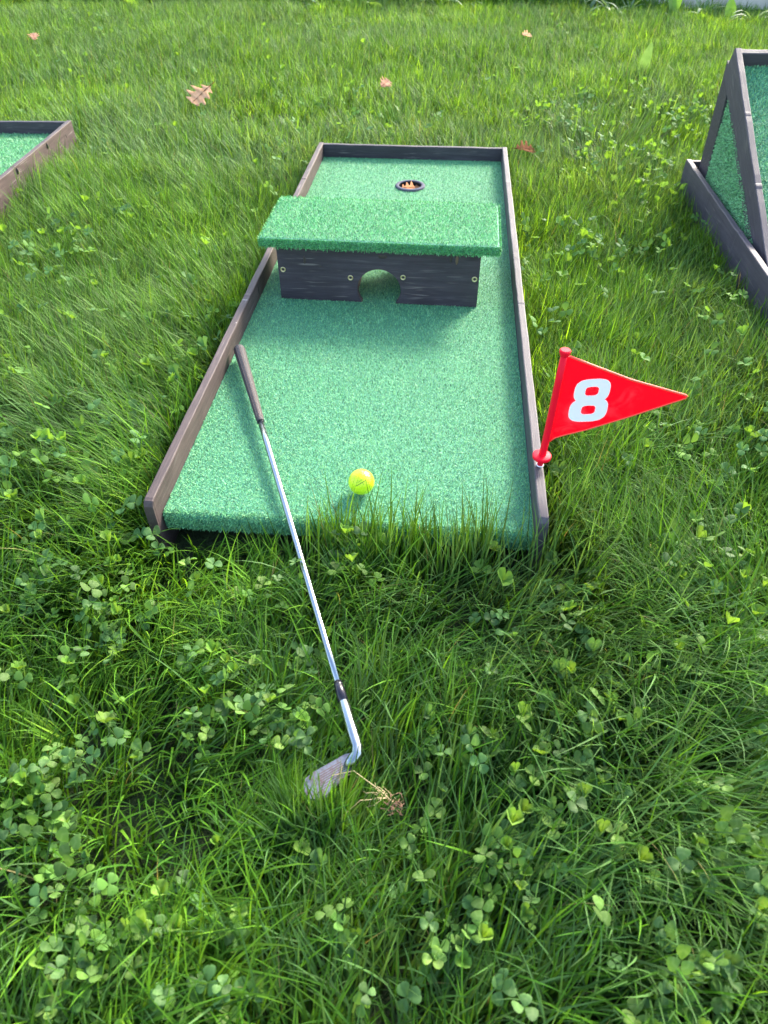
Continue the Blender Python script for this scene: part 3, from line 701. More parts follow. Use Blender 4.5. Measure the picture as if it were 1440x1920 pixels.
CLOVER_NEAR = [(0.237,-0.636,3),(0.367,-0.624,3),(0.404,-0.621,3),(0.352,-0.626,3),(-0.21,-0.669,0),(-0.068,-0.656,0),(-0.054,-0.653,0),(-0.096,-0.652,0),(-0.039,-0.647,0),(-0.001,-0.644,1),(0.238,-0.623,3),(0.389,-0.61,3),(0.434,-0.603,3),(-0.205,-0.658,0),(-0.033,-0.642,0),(-0.172,-0.653,0),(0.417,-0.601,3),(-0.14,-0.645,0),(-0.089,-0.641,0),(-0.107,-0.642,0),(0.095,-0.625,1),(0.438,-0.59,3),(0.423,-0.589,3),(0.459,-0.586,3),(-0.202,-0.642,0),(0.394,-0.589,3),(-0.176,-0.637,0),(-0.198,-0.637,0),(-0.129,-0.631,0),(0.419,-0.583,3),(-0.073,-0.621,0),(0.439,-0.572,3),(0.157,-0.594,1),(-0.156,-0.621,0),(-0.119,-0.617,0),(-0.22,-0.625,0),(0.412,-0.57,3),(-0.188,-0.62,0),(0.438,-0.565,3),(0.195,-0.582,1),(0.175,-0.582,1),(-0.088,-0.599,0),(-0.147,-0.602,0),(-0.123,-0.598,0),(-0.038,-0.589,0),(0.398,-0.549,3),(-0.214,-0.602,0),(0.211,-0.563,3),(-0.102,-0.588,0),(0.201,-0.559,1),(-0.063,-0.58,0),(0.069,-0.568,1),(-0.197,-0.588,0),(-0.135,-0.583,0),(0.151,-0.558,1),(0.488,-0.528,3),(0.328,-0.542,3),(-0.119,-0.58,0),(-0.184,-0.582,0),(0.048,-0.562,1),(-0.051,-0.569,0),(0.206,-0.545,1),(0.499,-0.516,2),(-0.047,-0.562,0),(0.066,-0.548,1),(-0.219,-0.57,0),(0.497,-0.505,2),(-0.134,-0.56,0),(0.161,-0.532,1),(0.259,-0.522,2),(0.382,-0.51,2),(0.248,-0.518,2),(0.436,-0.499,2),(-0.241,-0.557,0),(0.513,-0.485,2),(-0.28,-0.55,0),(0.472,-0.484,2),(0.502,-0.481,2),(-0.099,-0.531,0),(0.025,-0.52,1),(0.423,-0.485,2),(0.283,-0.496,2),(0.263,-0.495,2),(0.458,-0.477,2),(0.365,-0.482,2),(0.377,-0.481,2),(0.239,-0.493,2),(0.401,-0.477,2),(0.217,-0.491,2),(0.349,-0.477,2),(0.522,-0.46,2),(0.441,-0.466,2),(-0.231,-0.523,0),(0.466,-0.462,2),(-0.242,-0.523,0),(0.332,-0.471,2),(0.361,-0.467,2),(0.501,-0.455,2),(0.132,-0.486,1),(0.019,-0.49,1),(0.478,-0.449,2),(0.295,-0.463,2),(0.499,-0.445,2),(-0.318,-0.513,0),(-0.309,-0.501,0),(0.281,-0.449,2),(0.462,-0.43,2),(-0.253,-0.49,0),(0.303,-0.441,2),(0.239,-0.447,2),(-0.264,-0.488,0),(-0.284,-0.486,0),(0.288,-0.436,2),(-0.31,-0.483,0),(0.471,-0.414,2),(0.322,-0.424,2),(0.261,-0.429,2),(0.491,-0.406,2),(0.321,-0.412,2),(0.159,-0.423,1),(0.268,-0.413,2),(-0.301,-0.453,6),(0.346,-0.395,4),(-0.312,-0.451,6),(0.492,-0.381,4),(-0.322,-0.447,6),(-0.351,-0.447,6),(0.266,-0.392,4),(0.358,-0.384,4),(-0.309,-0.442,6),(-0.335,-0.442,6),(0.289,-0.385,4),(0.55,-0.362,4),(0.333,-0.378,4),(0.236,-0.386,4),(-0.308,-0.429,6),(0.163,-0.383,5),(0.142,-0.384,5),(0.316,-0.368,4),(0.277,-0.367,4),(-0.312,-0.418,6),(0.206,-0.372,4),(-0.293,-0.413,6),(0.299,-0.357,4),(0.544,-0.335,4),(0.208,-0.363,4),(-0.283,-0.405,6),(-0.005,-0.379,5),(0.334,-0.347,4),(0.185,-0.36,5),(-0.214,-0.395,6),(0.011,-0.375,5),(0.347,-0.34,4),(-0.319,-0.398,6),(0.262,-0.342,4),(-0.025,-0.36,5),(-0.019,-0.356,5),(0.27,-0.325,4),(-0.064,-0.354,5),(-0.135,-0.361,5),(-0.153,-0.36,5),(0.34,-0.317,4),(0.389,-0.313,4),(0.156,-0.333,5),(-0.04,-0.349,5),(-0.106,-0.355,5),(-0.251,-0.368,6),(0.284,-0.313,4),(0.313,-0.31,4),(-0.114,-0.343,5),(-0.265,-0.356,6),(0.322,-0.296,4),(0.367,-0.292,4),(-0.057,-0.327,5),(0.358,-0.289,4),(0.575,-0.27,4),(-0.012,-0.318,5),(-0.076,-0.315,5),(0.312,-0.277,4),(-0.041,-0.307,5),(0.33,-0.266,4),(-0.134,-0.306,5),(-0.119,-0.301,5),(0.217,-0.268,4),(0.472,-0.243,4),(0.369,-0.248,4),(0.494,-0.235,4),(0.436,-0.238,4),(-0.423,-0.31,6),(-0.346,-0.303,6),(0.351,-0.237,4),(0.388,-0.234,4),(0.31,-0.235,4),(-0.103,-0.268,5),(-0.427,-0.291,6),(-0.189,-0.269,5),(-0.159,-0.265,5),(-0.133,-0.263,5),(0.588,-0.2,4),(-0.025,-0.251,5),(-0.296,-0.273,6),(-0.008,-0.246,5),(0.512,-0.193,4),(0.469,-0.197,4),(-0.166,-0.252,5),(-0.343,-0.262,6),(-0.369,-0.264,6),(-0.009,-0.231,5),(0.247,-0.203,4),(-0.3,-0.247,6),(0.318,-0.183,4),(0.544,-0.164,4),(0.441,-0.17,4),(0.606,-0.149,4),(0.343,-0.17,4),(-0.321,-0.224,10),(0.583,-0.142,7),(0.222,-0.168,8),(-0.306,-0.213,10),(0.351,-0.155,8),(0.454,-0.136,7),(0.312,-0.149,8),(-0.364,-0.192,10),(-0.46,-0.2,10),(-0.352,-0.189,10),(-0.334,-0.183,10),(-0.263,-0.171,10),(0.604,-0.091,7),(-0.343,-0.167,10),(-0.084,-0.14,9),(-0.395,-0.165,10),(0.37,-0.097,8),(-0.189,-0.145,9),(-0.149,-0.142,9),(0.51,-0.084,7),(-0.112,-0.134,9),(0.586,-0.073,7),(-0.362,-0.154,10),(0.63,-0.064,7),(-0.452,-0.157,10),(-0.44,-0.156,10),(-0.325,-0.144,10),(0.486,-0.073,7),(0.339,-0.086,8),(-0.467,-0.154,10),(0.496,-0.069,7),(0.537,-0.066,7),(-0.054,-0.107,9),(-0.424,-0.137,10),(0.484,-0.056,7),(0.389,-0.064,8),(-0.006,-0.095,9),(0.56,-0.044,7),(-0.4,-0.124,10),(0.644,-0.034,7),(0.017,-0.086,9),(0.039,-0.083,9),(0.505,-0.042,7),(0.493,-0.043,7),(-0.433,-0.122,10),(-0.317,-0.112,10),(0.565,-0.03,7),(0.329,-0.051,8),(0.512,-0.027,7),(-0.438,-0.106,10),(-0.229,-0.086,9),(0.613,-0.013,7),(0.624,-0.008,7),(0.642,-0.003,7),(0.003,-0.058,9),(-0.498,-0.1,10),(0.596,-0.002,7),(0.52,-0.007,7),(0.559,-0.004,7),(0.537,-0.0,7),(0.511,-0.001,7),(0.556,0.005,7),(-0.018,-0.04,9),(-0.348,-0.066,10),(-0.461,-0.073,10),(0.004,-0.032,9),(-0.492,-0.071,10),(0.241,-0.0,8),(-0.448,-0.057,10),(-0.29,-0.041,10),(0.002,-0.015,9),(0.063,-0.007,8),(-0.484,-0.05,10),(0.035,-0.003,9),(0.618,0.05,7),(0.054,0.002,8),(-0.357,-0.034,10)]
CLOVER_FAR = [(0.633,0.058),(-0.397,-0.03),(-0.495,-0.038),(0.068,0.015),(0.169,0.024),(0.566,0.062),(0.633,0.073),(-0.403,-0.009),(0.58,0.078),(-0.552,-0.018),(-0.383,0.002),(-0.331,0.01),(-0.397,0.061),(0.617,0.158),(-0.6,0.055),(-0.452,0.076),(-0.417,0.079),(-0.47,0.078),(-0.384,0.094),(-0.592,0.076),(-0.454,0.088),(0.655,0.187),(-0.451,0.109),(-0.407,0.113),(0.352,0.179),(-0.384,0.119),(-0.473,0.118),(-0.425,0.122),(-0.58,0.111),(0.689,0.221),(0.668,0.228),(0.591,0.224),(-0.51,0.13),(-0.583,0.128),(-0.57,0.129),(-0.521,0.134),(-0.381,0.15),(-0.409,0.15),(-0.563,0.143),(-0.544,0.145),(-0.465,0.156),(0.687,0.257),(0.598,0.257),(-0.375,0.177),(-0.406,0.175),(-0.478,0.171),(0.513,0.256),(0.638,0.267),(-0.394,0.189),(0.579,0.277),(0.553,0.279),(0.73,0.295),(0.63,0.291),(-0.639,0.185),(0.715,0.308),(-0.663,0.192),(0.45,0.288),(-0.584,0.211),(-0.51,0.217),(0.686,0.32),(0.504,0.31),(-0.469,0.238),(-0.683,0.222),(-0.486,0.239),(0.53,0.33),(0.623,0.338),(-0.426,0.249),(-0.44,0.252),(-0.614,0.258),(0.763,0.384),(-0.36,0.302),(-0.618,0.299),(-0.408,0.344),(-0.597,0.33),(0.737,0.445),(-0.395,0.35),(-0.576,0.335),(0.637,0.44),(-0.386,0.367),(0.647,0.461),(-0.744,0.357),(0.788,0.496),(-0.707,0.38),(-0.478,0.414),(-0.396,0.421),(-0.738,0.395),(-0.558,0.419),(-0.461,0.436),(-0.56,0.434),(0.765,0.554),(-0.397,0.46),(-0.58,0.444),(-0.359,0.472),(-0.78,0.436),(0.806,0.575),(-0.465,0.469),(-0.42,0.479),(-0.374,0.483),(0.549,0.561),(-0.781,0.461),(-0.777,0.503),(0.425,0.607),(0.572,0.628),(0.364,0.618),(-0.372,0.564),(0.795,0.666),(0.34,0.656),(0.38,0.672),(-0.531,0.616),(-0.363,0.631),(0.76,0.725),(-0.408,0.63),(-0.629,0.615),(0.393,0.707),(0.417,0.713),(-0.666,0.623),(-0.587,0.629),(-0.458,0.64),(0.744,0.745),(-0.437,0.649),(0.713,0.746),(-0.503,0.647),(-0.87,0.62),(-0.711,0.634),(-0.752,0.634),(-0.844,0.63),(-0.392,0.693),(-0.356,0.728),(-0.41,0.728),(0.85,0.857),(-0.63,0.738),(-0.366,0.76),(0.834,0.86),(0.872,0.873),(0.9,0.88),(-0.701,0.761),(0.878,0.912),(-0.821,0.806),(-0.791,0.813),(-0.503,0.837),(0.7,0.958),(-0.501,0.863),(-0.78,0.845),(-0.472,0.871),(0.358,0.945),(-0.593,0.871),(0.419,0.955),(-0.843,0.856),(0.448,0.968),(0.839,1.006),(0.336,0.969),(-0.711,0.888),(-0.848,0.915),(-0.94,0.924),(-0.879,0.929),(-0.975,0.932),(0.443,1.067),(0.697,1.088),(0.516,1.073),(0.596,1.091),(0.501,1.106),(0.649,1.118),(-0.461,1.033),(-0.43,1.041),(-0.865,1.011),(0.373,1.113),(-0.995,1.018),(-0.984,1.026),(0.552,1.158),(0.365,1.149),(0.518,1.174),(0.733,1.198),(-0.862,1.073),(-0.534,1.106),(-0.406,1.117),(0.352,1.179),(0.513,1.217),(-0.981,1.127),(0.45,1.251),(-0.811,1.264),(0.886,1.41),(0.915,1.419),(-0.851,1.282),(-0.453,1.315),(0.807,1.417),(0.727,1.425),(0.628,1.437),(0.737,1.485),(0.712,1.51),(0.829,1.554),(0.795,1.586),(0.577,1.619),(0.524,1.659),(-0.502,1.603),(0.815,1.721),(0.677,1.71),(0.791,1.734),(0.644,1.738),(0.86,1.787),(0.707,1.807),(0.58,1.83),(0.831,1.867),(0.859,1.869),(-0.463,1.765),(0.885,1.888),(0.922,1.908),(0.858,1.92),(-1.072,1.773),(0.565,1.906),(0.69,1.916),(0.816,1.934),(0.778,1.94),(0.607,1.971),(0.895,2.087),(0.535,2.068),(0.938,2.1),(0.64,2.086),(-1.303,2.0),(-0.163,2.09),(-0.442,2.068),(1.005,2.193),(0.6,2.182),(0.997,2.213),(0.635,2.194),(0.695,2.209),(1.087,2.24),(-0.983,2.092),(-0.291,2.147),(-0.109,2.161),(0.458,2.206),(0.754,2.266),(0.491,2.267),(0.071,2.244),(0.36,2.267),(0.986,2.338),(-0.284,2.252),(0.598,2.34),(1.11,2.391),(0.465,2.341),(0.993,2.405),(0.929,2.4),(1.025,2.407),(-1.618,2.221),(0.173,2.361),(1.068,2.433),(1.099,2.458),(0.97,2.448),(0.457,2.408),(0.681,2.449),(1.137,2.484),(1.163,2.486),(0.59,2.453),(0.636,2.457),(1.097,2.505),(-1.303,2.322),(0.507,2.47),(-0.505,2.423),(1.074,2.55),(1.075,2.649),(0.682,2.631),(0.831,2.656),(0.631,2.666),(-0.306,2.603),(0.655,2.694),(1.23,2.738),(1.222,2.764),(0.685,2.777),(0.953,2.797),(-0.328,2.78),(-0.679,2.848),(0.266,2.92),(1.349,3.027),(-1.483,2.99),(0.841,3.505),(-1.185,3.416),(-1.14,3.683),(-1.864,3.772),(-0.53,3.943),(0.671,4.03),(-2.105,3.904),(-1.459,3.951),(-1.316,4.12),(-2.109,4.318),(-1.481,4.363),(-2.328,4.392)]

def blocked(x, y, pad=.004):
    if -HW-TH-pad < x < HW+TH+pad and -.005-pad < y < LL+TH+pad: return True
    return False
PLACED = []
def put_clover(x, y, pi):
    r = random.Random(int(x*9173+y*7919*3)); v_ = r.randrange(len(protos)); parts = protos[v_]
    if blocked(x, y, .012):
        if y < .03: y = -.02
        else: return
    z = float(ground_z(x, y)); sc = r.uniform(.56, .90)
    root = empty('clover', (x, y, z-.003), r.uniform(0, 6.28)); sc *= .92; root.scale = (sc, sc, r.uniform(1.35, 1.75) if pi in (2, 3, 4, 7) else r.uniform(1.10, 1.55))
    tag(root, None, 'clover', GRP[pi])
    for nm, me, mw in parts:
        o = bpy.data.objects.new(nm, me); COL.objects.link(o); o.parent = root; o.matrix_local = mw
    PLACED.append((root, x, y, pi, v_ % 3))
for x, y, p_ in CLOVER_NEAR: put_clover(x, y, p_)
for pi in range(len(PATCH)):
    for ti, tn in enumerate(('green', 'bluish green', 'yellowish green')):
        S_ = [p for p in PLACED if p[3] == pi and p[4] == ti]
        if len(S_) == 1: S_[0][0]['label'] = 'only '+tn+' '+PATCH[pi]; continue
        left = list(S_)
        for word, key in (('leftmost', lambda p: p[1]), ('rightmost', lambda p: -p[1]), ('nearest', lambda p: p[2]), ('farthest', lambda p: -p[2])):
            if len(left) < 1: break
            q = min(left, key=key); left.remove(q); q[0]['label'] = word+' '+tn+' '+PATCH[pi]
        for q in left: q[0]['label'] = 'inner '+tn+' '+PATCH[pi]
# further clover, too small and many to count: one mass
def clover_mass(name, label, pts, hs, ss):
    V = []; F = []; C = []; r = random.Random(77); k0 = 0
    data = []
    for p in protos:
        vs = []; fs = []; off = 0
        for nm, me, mw in p:
            for v in me.vertices: vs.append(mw @ v.co)
            for f in me.polygons: fs.append([i+off for i in f.vertices])
            off = len(vs)
        data.append((np.array([v[:] for v in vs]), fs))
    cols = [(.10, .22, .045), (.09, .20, .06), (.13, .27, .042)]
    for x, y in pts:
        if blocked(x, y, .012) or x < -1.25+.03*0 and y < 1.97 and x > -1.9 or (x > .87 and y < 1.72 and y > -.1): continue
        i = r.randrange(len(data)); vs, fs = data[i]; a = r.uniform(0, 6.28); s = r.uniform(*ss)
        ca, sa = math.cos(a)*s, math.sin(a)*s
        W_ = np.stack([vs[:, 0]*ca-vs[:, 1]*sa+x, vs[:, 0]*sa+vs[:, 1]*ca+y, vs[:, 2]*r.uniform(*hs)+float(ground_z(x, y))-.003], 1)
        V.append(W_); F += [[q+k0 for q in f] for f in fs]; k0 += len(W_)
        c = cols[i % 3]; m_ = r.uniform(.8, 1.25); C.append(np.tile([[c[0]*m_, c[1]*m_, c[2]*m_, 1]], (len(W_), 1)))
    me = bpy.data.meshes.new(name); me.from_pydata(np.concatenate(V).tolist(), [], F)
    at = me.attributes.new('Col', 'FLOAT_COLOR', 'POINT'); at.data.foreach_set('color', np.concatenate(C).astype(np.float32).ravel()); me.shade_smooth()
    o = link(name, me, grass_m); tag(o, label, 'clover', kind='stuff')
rc = random.Random(78); pts = list(CLOVER_FAR)
for x, y in CLOVER_FAR:
    if y > .9:
        for _ in range(rc.choice((1, 2, 3, 4))): pts.append((x+rc.gauss(0, .05), y+rc.gauss(0, .07)))
for i in range(170):
    y = rc.uniform(-.2, 4.6); pts.append((rc.uniform(-.5-.55*(y+.6), .6+.4*(y+.6)), y))
clover_mass('clover_patches', 'small yellowish green clover patches scattered over the farther lawn', pts, (1.25, 1.75), (.62, .95))
pts = [(x+rc.gauss(0, .018), y+rc.gauss(0, .02)) for x, y, p in CLOVER_NEAR for _ in range(2)]
clover_mass('clover_undergrowth', 'low shaded clover leaves between the taller ones in the near lawn', pts, (.8, 1.35), (.45, .8))

# ------------------------------------------------------------------ lawn
PAL = np.array([[.040, .125, .014], [.078, .205, .018], [.120, .280, .024], [.168, .325, .030], [.078, .175, .055], [.052, .130, .034]])
def in_rect(X, Y, o, hw0, hw1, y0, y1, a):
    dx, dy = X-o[0], Y-o[1]; lx_ = dx*math.cos(a)+dy*math.sin(a); ly_ = -dx*math.sin(a)+dy*math.cos(a)
    return (lx_ > hw0) & (lx_ < hw1) & (ly_ > y0) & (ly_ < y1)
HEADP = np.array([(.0600, -.3835), (.0489, -.3874), (.0154, -.4125), (.0062, -.4300), (.0115, -.4440), (.0200, -.4470), (.0354, -.4408), (.0549, -.4121), (.0690, -.3900)])
def in_poly(x, y, P):
    c = np.zeros(np.shape(x), bool); j = len(P)-1
    for i in range(len(P)):
        k = ((P[i, 1] > y) != (P[j, 1] > y)) & (x < (P[j, 0]-P[i, 0])*(y-P[i, 1])/(P[j, 1]-P[i, 1]+1e-12)+P[i, 0]); c ^= k; j = i
    return c
def drop_fn(Q):
    X, Y, Z = Q[..., 0], Q[..., 1], Q[..., 2]
    bad = np.zeros(len(Q), bool)
    # main lane solids: boards up to RH, turf up to 0 (blades may lean over the turf's front edge)
    inside = (np.abs(X) < HW+TH+.0015) & (Y > -.0015) & (Y < LL+TH+.0015)
    railzone = (np.abs(X) > HW-.001) & (np.abs(X) < HW+TH+.0015) & (Y > -.0235) & (Y < LL+TH+.0015)
    bad |= (inside & (Z < .005)).any(1) | (railzone & (Z < RH+.001)).any(1)
    bad |= (inside & (Y > .05)).any(1)
    for ln, a in ((lane_l, a3), (lane_r, a4)):
        bad |= in_rect(X, Y, (ln.location.x, ln.location.y), -HW-TH-.0015, HW+TH+.0015, -.03, LL+TH+.0015, a).any(1)
    # club
    ab = np.array(CH)-np.array(CB); t_ = ((X-CB.x)*ab[0]+(Y-CB.y)*ab[1])/(ab[0]**2+ab[1]**2); tc = np.clip(t_, 0, 1)
    d2 = np.hypot(X-(CB.x+tc*ab[0]), Y-(CB.y+tc*ab[1])); zc = CB.z+tc*ab[2]
    near = (d2 < .0085) & (Z > zc-.009)
    bad |= near.any(1)
    hd = in_poly(X, Y, HEADP)
    bad |= (hd & (Z > -.0125) & (Z < .0015)).any(1)
    # a good part of the blades above the head face are pressed down by it
    bad |= hd.any(1) & (rng.random(len(Q)) < np.where(X.mean(1) < .034, .25, .78))
    return ~bad
def lawn(name, n_tuft, per, ylim, dens, Lr, Wr, segs, seed):
    r = np.random.default_rng(seed)
    y = r.uniform(ylim[0], ylim[1], n_tuft*4)
    xl = -.26-.50*(y+.675)-.32-.06*(y+.7); xr = .49+.295*(y+.61)+.32+.06*(y+.7)
    wmax = (xr-xl).max(); x = xl+r.random(len(y))*wmax; k = x < xr; x, y = x[k][:n_tuft], y[k][:n_tuft]
    if ylim[0] < 0: x = np.concatenate([x, r.uniform(-.018, .056, 60)]); y = np.concatenate([y, r.uniform(-.482, -.452, 60)])
    d = np.sqrt((x-CAM.x)**2+(y-CAM.y)**2+CAM.z**2)
    # flow field of the lean, swirling from patch to patch, plus how flat the patch lies
    HINTS = [(-0.18, -0.07, 0.95, -0.25, 0.75, 0.09), (-0.26, -0.17, 0.80, -0.50, 0.50, 0.09), (-0.25, -0.31, 0.95, -0.15, 0.75, 0.10), (-0.13, -0.39, 0.90, -0.40, 0.55, 0.08), (-0.22, -0.57, 0.80, -0.35, 0.50, 0.12), (0.05, -0.59, -0.15, 0.50, 0.10, 0.12), (0.27, -0.56, 0.85, 0.55, 0.60, 0.12), (0.48, -0.42, 0.85, -0.50, 0.80, 0.10), (0.18, -0.19, 0.75, -0.60, 0.60, 0.09), (0.01, -0.16, 0.70, -0.50, 0.50, 0.08), (-0.65, 0.49, -0.80, 0.55, 0.45, 0.20), (-1.00, 1.01, -0.70, 0.60, 0.45, 0.30), (-0.74, 1.33, -0.60, 0.70, 0.40, 0.25), (0.61, 0.51, 0.75, 0.45, 0.50, 0.15), (0.53, 0.73, 0.50, 0.60, 0.40, 0.20), (0.50, 0.26, 0.60, 0.20, 0.50, 0.12), (-0.49, -0.02, 0.50, -0.50, 0.40, 0.12), (-0.35, -0.36, 0.10, 0.60, 0.30, 0.12), (0.55, -0.28, 0.80, 0.60, 0.50, 0.08), (0.51, 0.00, -0.30, 0.50, 0.20, 0.12), (0.12, -0.39, 0.10, 0.60, 0.15, 0.10), (-1.20, 2.10, -0.60, 0.60, 0.40, 0.50), (0.25, 3.59, 0.00, 0.80, 0.15, 1.00), (-1.61, 4.01, -0.20, 0.80, 0.25, 1.20)]
    def field(x, y):
        fx = nC(x, y)*1.0+.45*nB(x+7, y)+.35*np.where(y < 0, .5, -.25); fy = nD(x, y)*1.0+.45*nE(x+3, y+5)+.10
        flat = np.clip(.38+.42*nF(x+9, y-3)+.28*nC(y+4, x), 0, 1)
        for hx, hy_, dx_, dy_, fl, rad in HINTS:
            w_ = .8*np.exp(-((x-hx)**2+(y-hy_)**2)/(rad*1.1)**2)
            fx = fx*(1-w_)+dx_*w_*1.25; fy = fy*(1-w_)+dy_*w_*1.25; flat = flat*(1-w_)+fl*w_
        return fx, fy, flat*(1 if ylim[0] < 0 else .75)
    tx, ty = np.repeat(x, per), np.repeat(y, per); n = len(tx)
    px = tx+r.normal(0, .013, n); py = ty+r.normal(0, .013, n)
    fx, fy, flat = field(px, py)
    ta = np.repeat(r.uniform(0, 2*np.pi, len(x)), per)
    own = r.uniform(0, 2*np.pi, n)
    fx = fx*.9+np.cos(ta)*.38+np.cos(own)*(.50 if ylim[0] < 0 else .68); fy = fy*.9+np.sin(ta)*.38+np.sin(own)*(.50 if ylim[0] < 0 else .68)
    az = np.arctan2(fy, fx); mag = np.clip(np.hypot(fx, fy), 0, 1.6)
    # matted swirl left of the club
    hgt = np.clip(1+.26*nF(px, py)+.16*nE(px+2, py), .55, 1.5)
    L = r.uniform(Lr[0], Lr[1], n)*hgt*np.where(r.random(n) < .12, 1.25, 1)
    # grass stays short where boards shade it and stands up against the near turf edge
    edge = (np.abs(px-.10) < .24) & (py > -.055) & (py < 0)
    az = np.where(edge, np.pi/2+r.normal(0, .7, n), az); 
    ff_ = 1.0 if ylim[0] < 0 else .55
    th0 = r.uniform(0, .36, n)+flat*.28*mag*ff_; th1 = th0+r.uniform(.15, 1.15, n)+flat*.75*mag*ff_
    front = (px > -.012) & (px < .056) & (py > -.482) & (py < -.449); edge = edge | front; az = np.where(front, np.pi*.55+r.normal(0, .6, n), az); L = np.where(front, L*1.15, np.where(edge, L*1.18, L))
    mat_ = (px > -.30) & (px < -.08) & (py > -.10) & (py < 0); L = np.where(mat_, L*.62, L)
    th1 = np.minimum(th1, 2.1); th0 = np.where(edge, th0*.45, th0); th1 = np.where(edge, th1*.55, th1)
    wd = r.uniform(Wr[0], Wr[1], n)
    # colour by tuft, with broad drifts between blue-green and yellow-green
    drift = np.clip(.5+.5*nF(px-4, py+2)+.25*nC(px, py+9), 0, 1)
    kc = r.random(n); tuftc = np.repeat(r.random(len(x)), per)
    ci = np.clip((.55*tuftc+.45*kc)*.8+drift*.35-.08, 0, .999); ic = np.where(ci < .22, 5, np.where(ci < .40, 4, np.where(ci < .58, 0, np.where(ci < .78, 1, np.where(ci < .93, 2, 3)))))
    col = PAL[ic]*r.uniform(.48, 1.55, (n, 1))*np.array((1.08, 1.02, .9) if ylim[0] < 0 else (1.42, 1.20, 1.0) if ylim[0] < 1 else (1.62, 1.28, 1.45))  # mid and far blades paler: hazy sun and sheen painted into their colour
    st = r.random(n) < .012; wd[st] *= .6; col[st] = np.array([.26, .24, .10])*r.uniform(.6, 1.1, (st.sum(), 1))
    root = np.stack([px, py, ground_z(px, py)-.003], 1)
    ok = ~((np.abs(px) < HW+TH+.001) & (py > -.002) & (py < LL+TH+.001))
    sel = lambda a: a[ok]
    me, m = strands(name, root[ok], sel(az), sel(th0), sel(th1), sel(L), sel(wd), col[ok], segs, grass_m, twist=r.uniform(-.9, .9, ok.sum()), drop=drop_fn)
    o = link(name, me); tag(o, label=None, kind='stuff'); return o, m*(2*segs-1)
tot = 0
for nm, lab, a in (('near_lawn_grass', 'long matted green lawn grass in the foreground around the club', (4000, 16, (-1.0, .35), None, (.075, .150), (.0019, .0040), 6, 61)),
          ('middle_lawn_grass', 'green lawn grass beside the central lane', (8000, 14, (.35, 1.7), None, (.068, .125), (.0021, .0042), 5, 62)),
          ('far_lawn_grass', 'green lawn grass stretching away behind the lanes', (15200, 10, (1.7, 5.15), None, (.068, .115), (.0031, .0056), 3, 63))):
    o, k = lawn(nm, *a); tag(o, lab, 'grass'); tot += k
print('grass tris', tot)

# ------------------------------------------------------------------ fallen oak leaves
def oak_mat(name, a, b, pale):
    m = M(name); v = m.coord(); c = m.ramp(m.noise(v, 60, 4), [(.3, a), (.6, b), (.8, pale)]); m.leafy(c, .25, .9, (1.2, 1.0, .8)); m.b.inputs['Specular IOR Level'].default_value = .05; return m.m
oak_tan = oak_mat('dry_oak_tan', (.50, .27, .14), (.68, .41, .24), (.80, .56, .36))
oak_brown = oak_mat('dry_oak_brown', (.08, .030, .014), (.15, .06, .026), (.26, .12, .055))
oak_cup = oak_mat('dry_oak_orange', (.30, .13, .06), (.46, .22, .11), (.60, .36, .20))
oak_pink = oak_mat('dry_oak_pinkish', (.42, .20, .12), (.58, .32, .21), (.70, .48, .34))
def oak(loc, size, mat, rot, curl, label, seed):
    r = random.Random(seed); H_ = []
    lob = [(0, .03), (.06, .05), (.13, .20), (.18, .24), (.22, .12), (.30, .16), (.38, .36), (.44, .40), (.48, .20), (.55, .20), (.64, .42), (.71, .40), (.73, .20), (.80, .19), (.88, .28), (.93, .22), (.95, .10), (1.0, .0)]
    bm = bmesh.new(); rows = []
    def zc(x_, w): return curl*(.9*w*w+.35*math.sin(x_*5)*.3+.5*(x_-.5)**2)
    for t_, w in lob:
        wl = w*r.uniform(1.05, 1.35); wr = w*r.uniform(1.05, 1.35); row = []
        for s in (-1, -.5, 0, .5, 1):
            ww = (wl if s < 0 else wr)*s; fwd_ = abs(ww)*.28
            row.append(bm.verts.new(((t_+fwd_*.5-.5)*size, ww*size, (zc(t_, ww)+r.uniform(-.02, .02))*size)))
        rows.append(row)
    for a, b in zip(rows, rows[1:]):
        for i in range(4):
            bm.faces.new((a[i], b[i], b[i+1], a[i+1]))
    bmesh.ops.remove_doubles(bm, verts=bm.verts, dist=size*.002)
    o = bm_link('oak_leaf', bm, mat, None, None, True)
    md = o.modifiers.new('thickness', 'SOLIDIFY'); md.thickness = .0004
    o.matrix_world = Matrix.Translation(loc) @ Matrix.Rotation(rot[0], 4, 'X') @ Matrix.Rotation(rot[1], 4, 'Y') @ Matrix.Rotation(rot[2], 4, 'Z')
    rib = bm_link('midrib', tube([((t_-.5)*size, 0, (zc(t_, 0)+.008)*size) for t_ in (-.22, 0, .25, .5, .75, .95)], [.0011*size/.08]*3+[.0008*size/.08]*2+[.0004], 6), oak_brown, o, smooth=True)
    tag(o, label, 'fallen leaf'); return o
oak((-.905, 2.41, .024), .112, oak_tan, (.52, .10, 4.1), .35, 'large pale tan oak leaf lying on the lawn at the upper left', 1)
oak((.385, 1.885, .004), .072, oak_brown, (.25, .15, .35), .5, 'curled dark brown leaf in grass beside the far right corner of the central lane', 2)
oak((-.173, 2.70, .012), .062, oak_pink, (.5, .3, 1.0), .4, 'small pinkish dry leaf in the lawn straight behind the central lane', 3)
oak((.013, 1.500, -.004), .066, oak_cup, (.05, .1, .5), .45, 'crumpled pinkish brown oak leaf filling the cup at the far end', 4)
oak((-2.14, 3.54, .012), .06, oak_pink, (.4, .2, 2.0), .4, 'tiny orange-pink dry leaf far back at the upper left', 5)
oak((.495, 3.78, .012), .060, oak_tan, (.3, .2, .4), .4, 'pale dry leaf in the lawn far behind the central lane', 6)

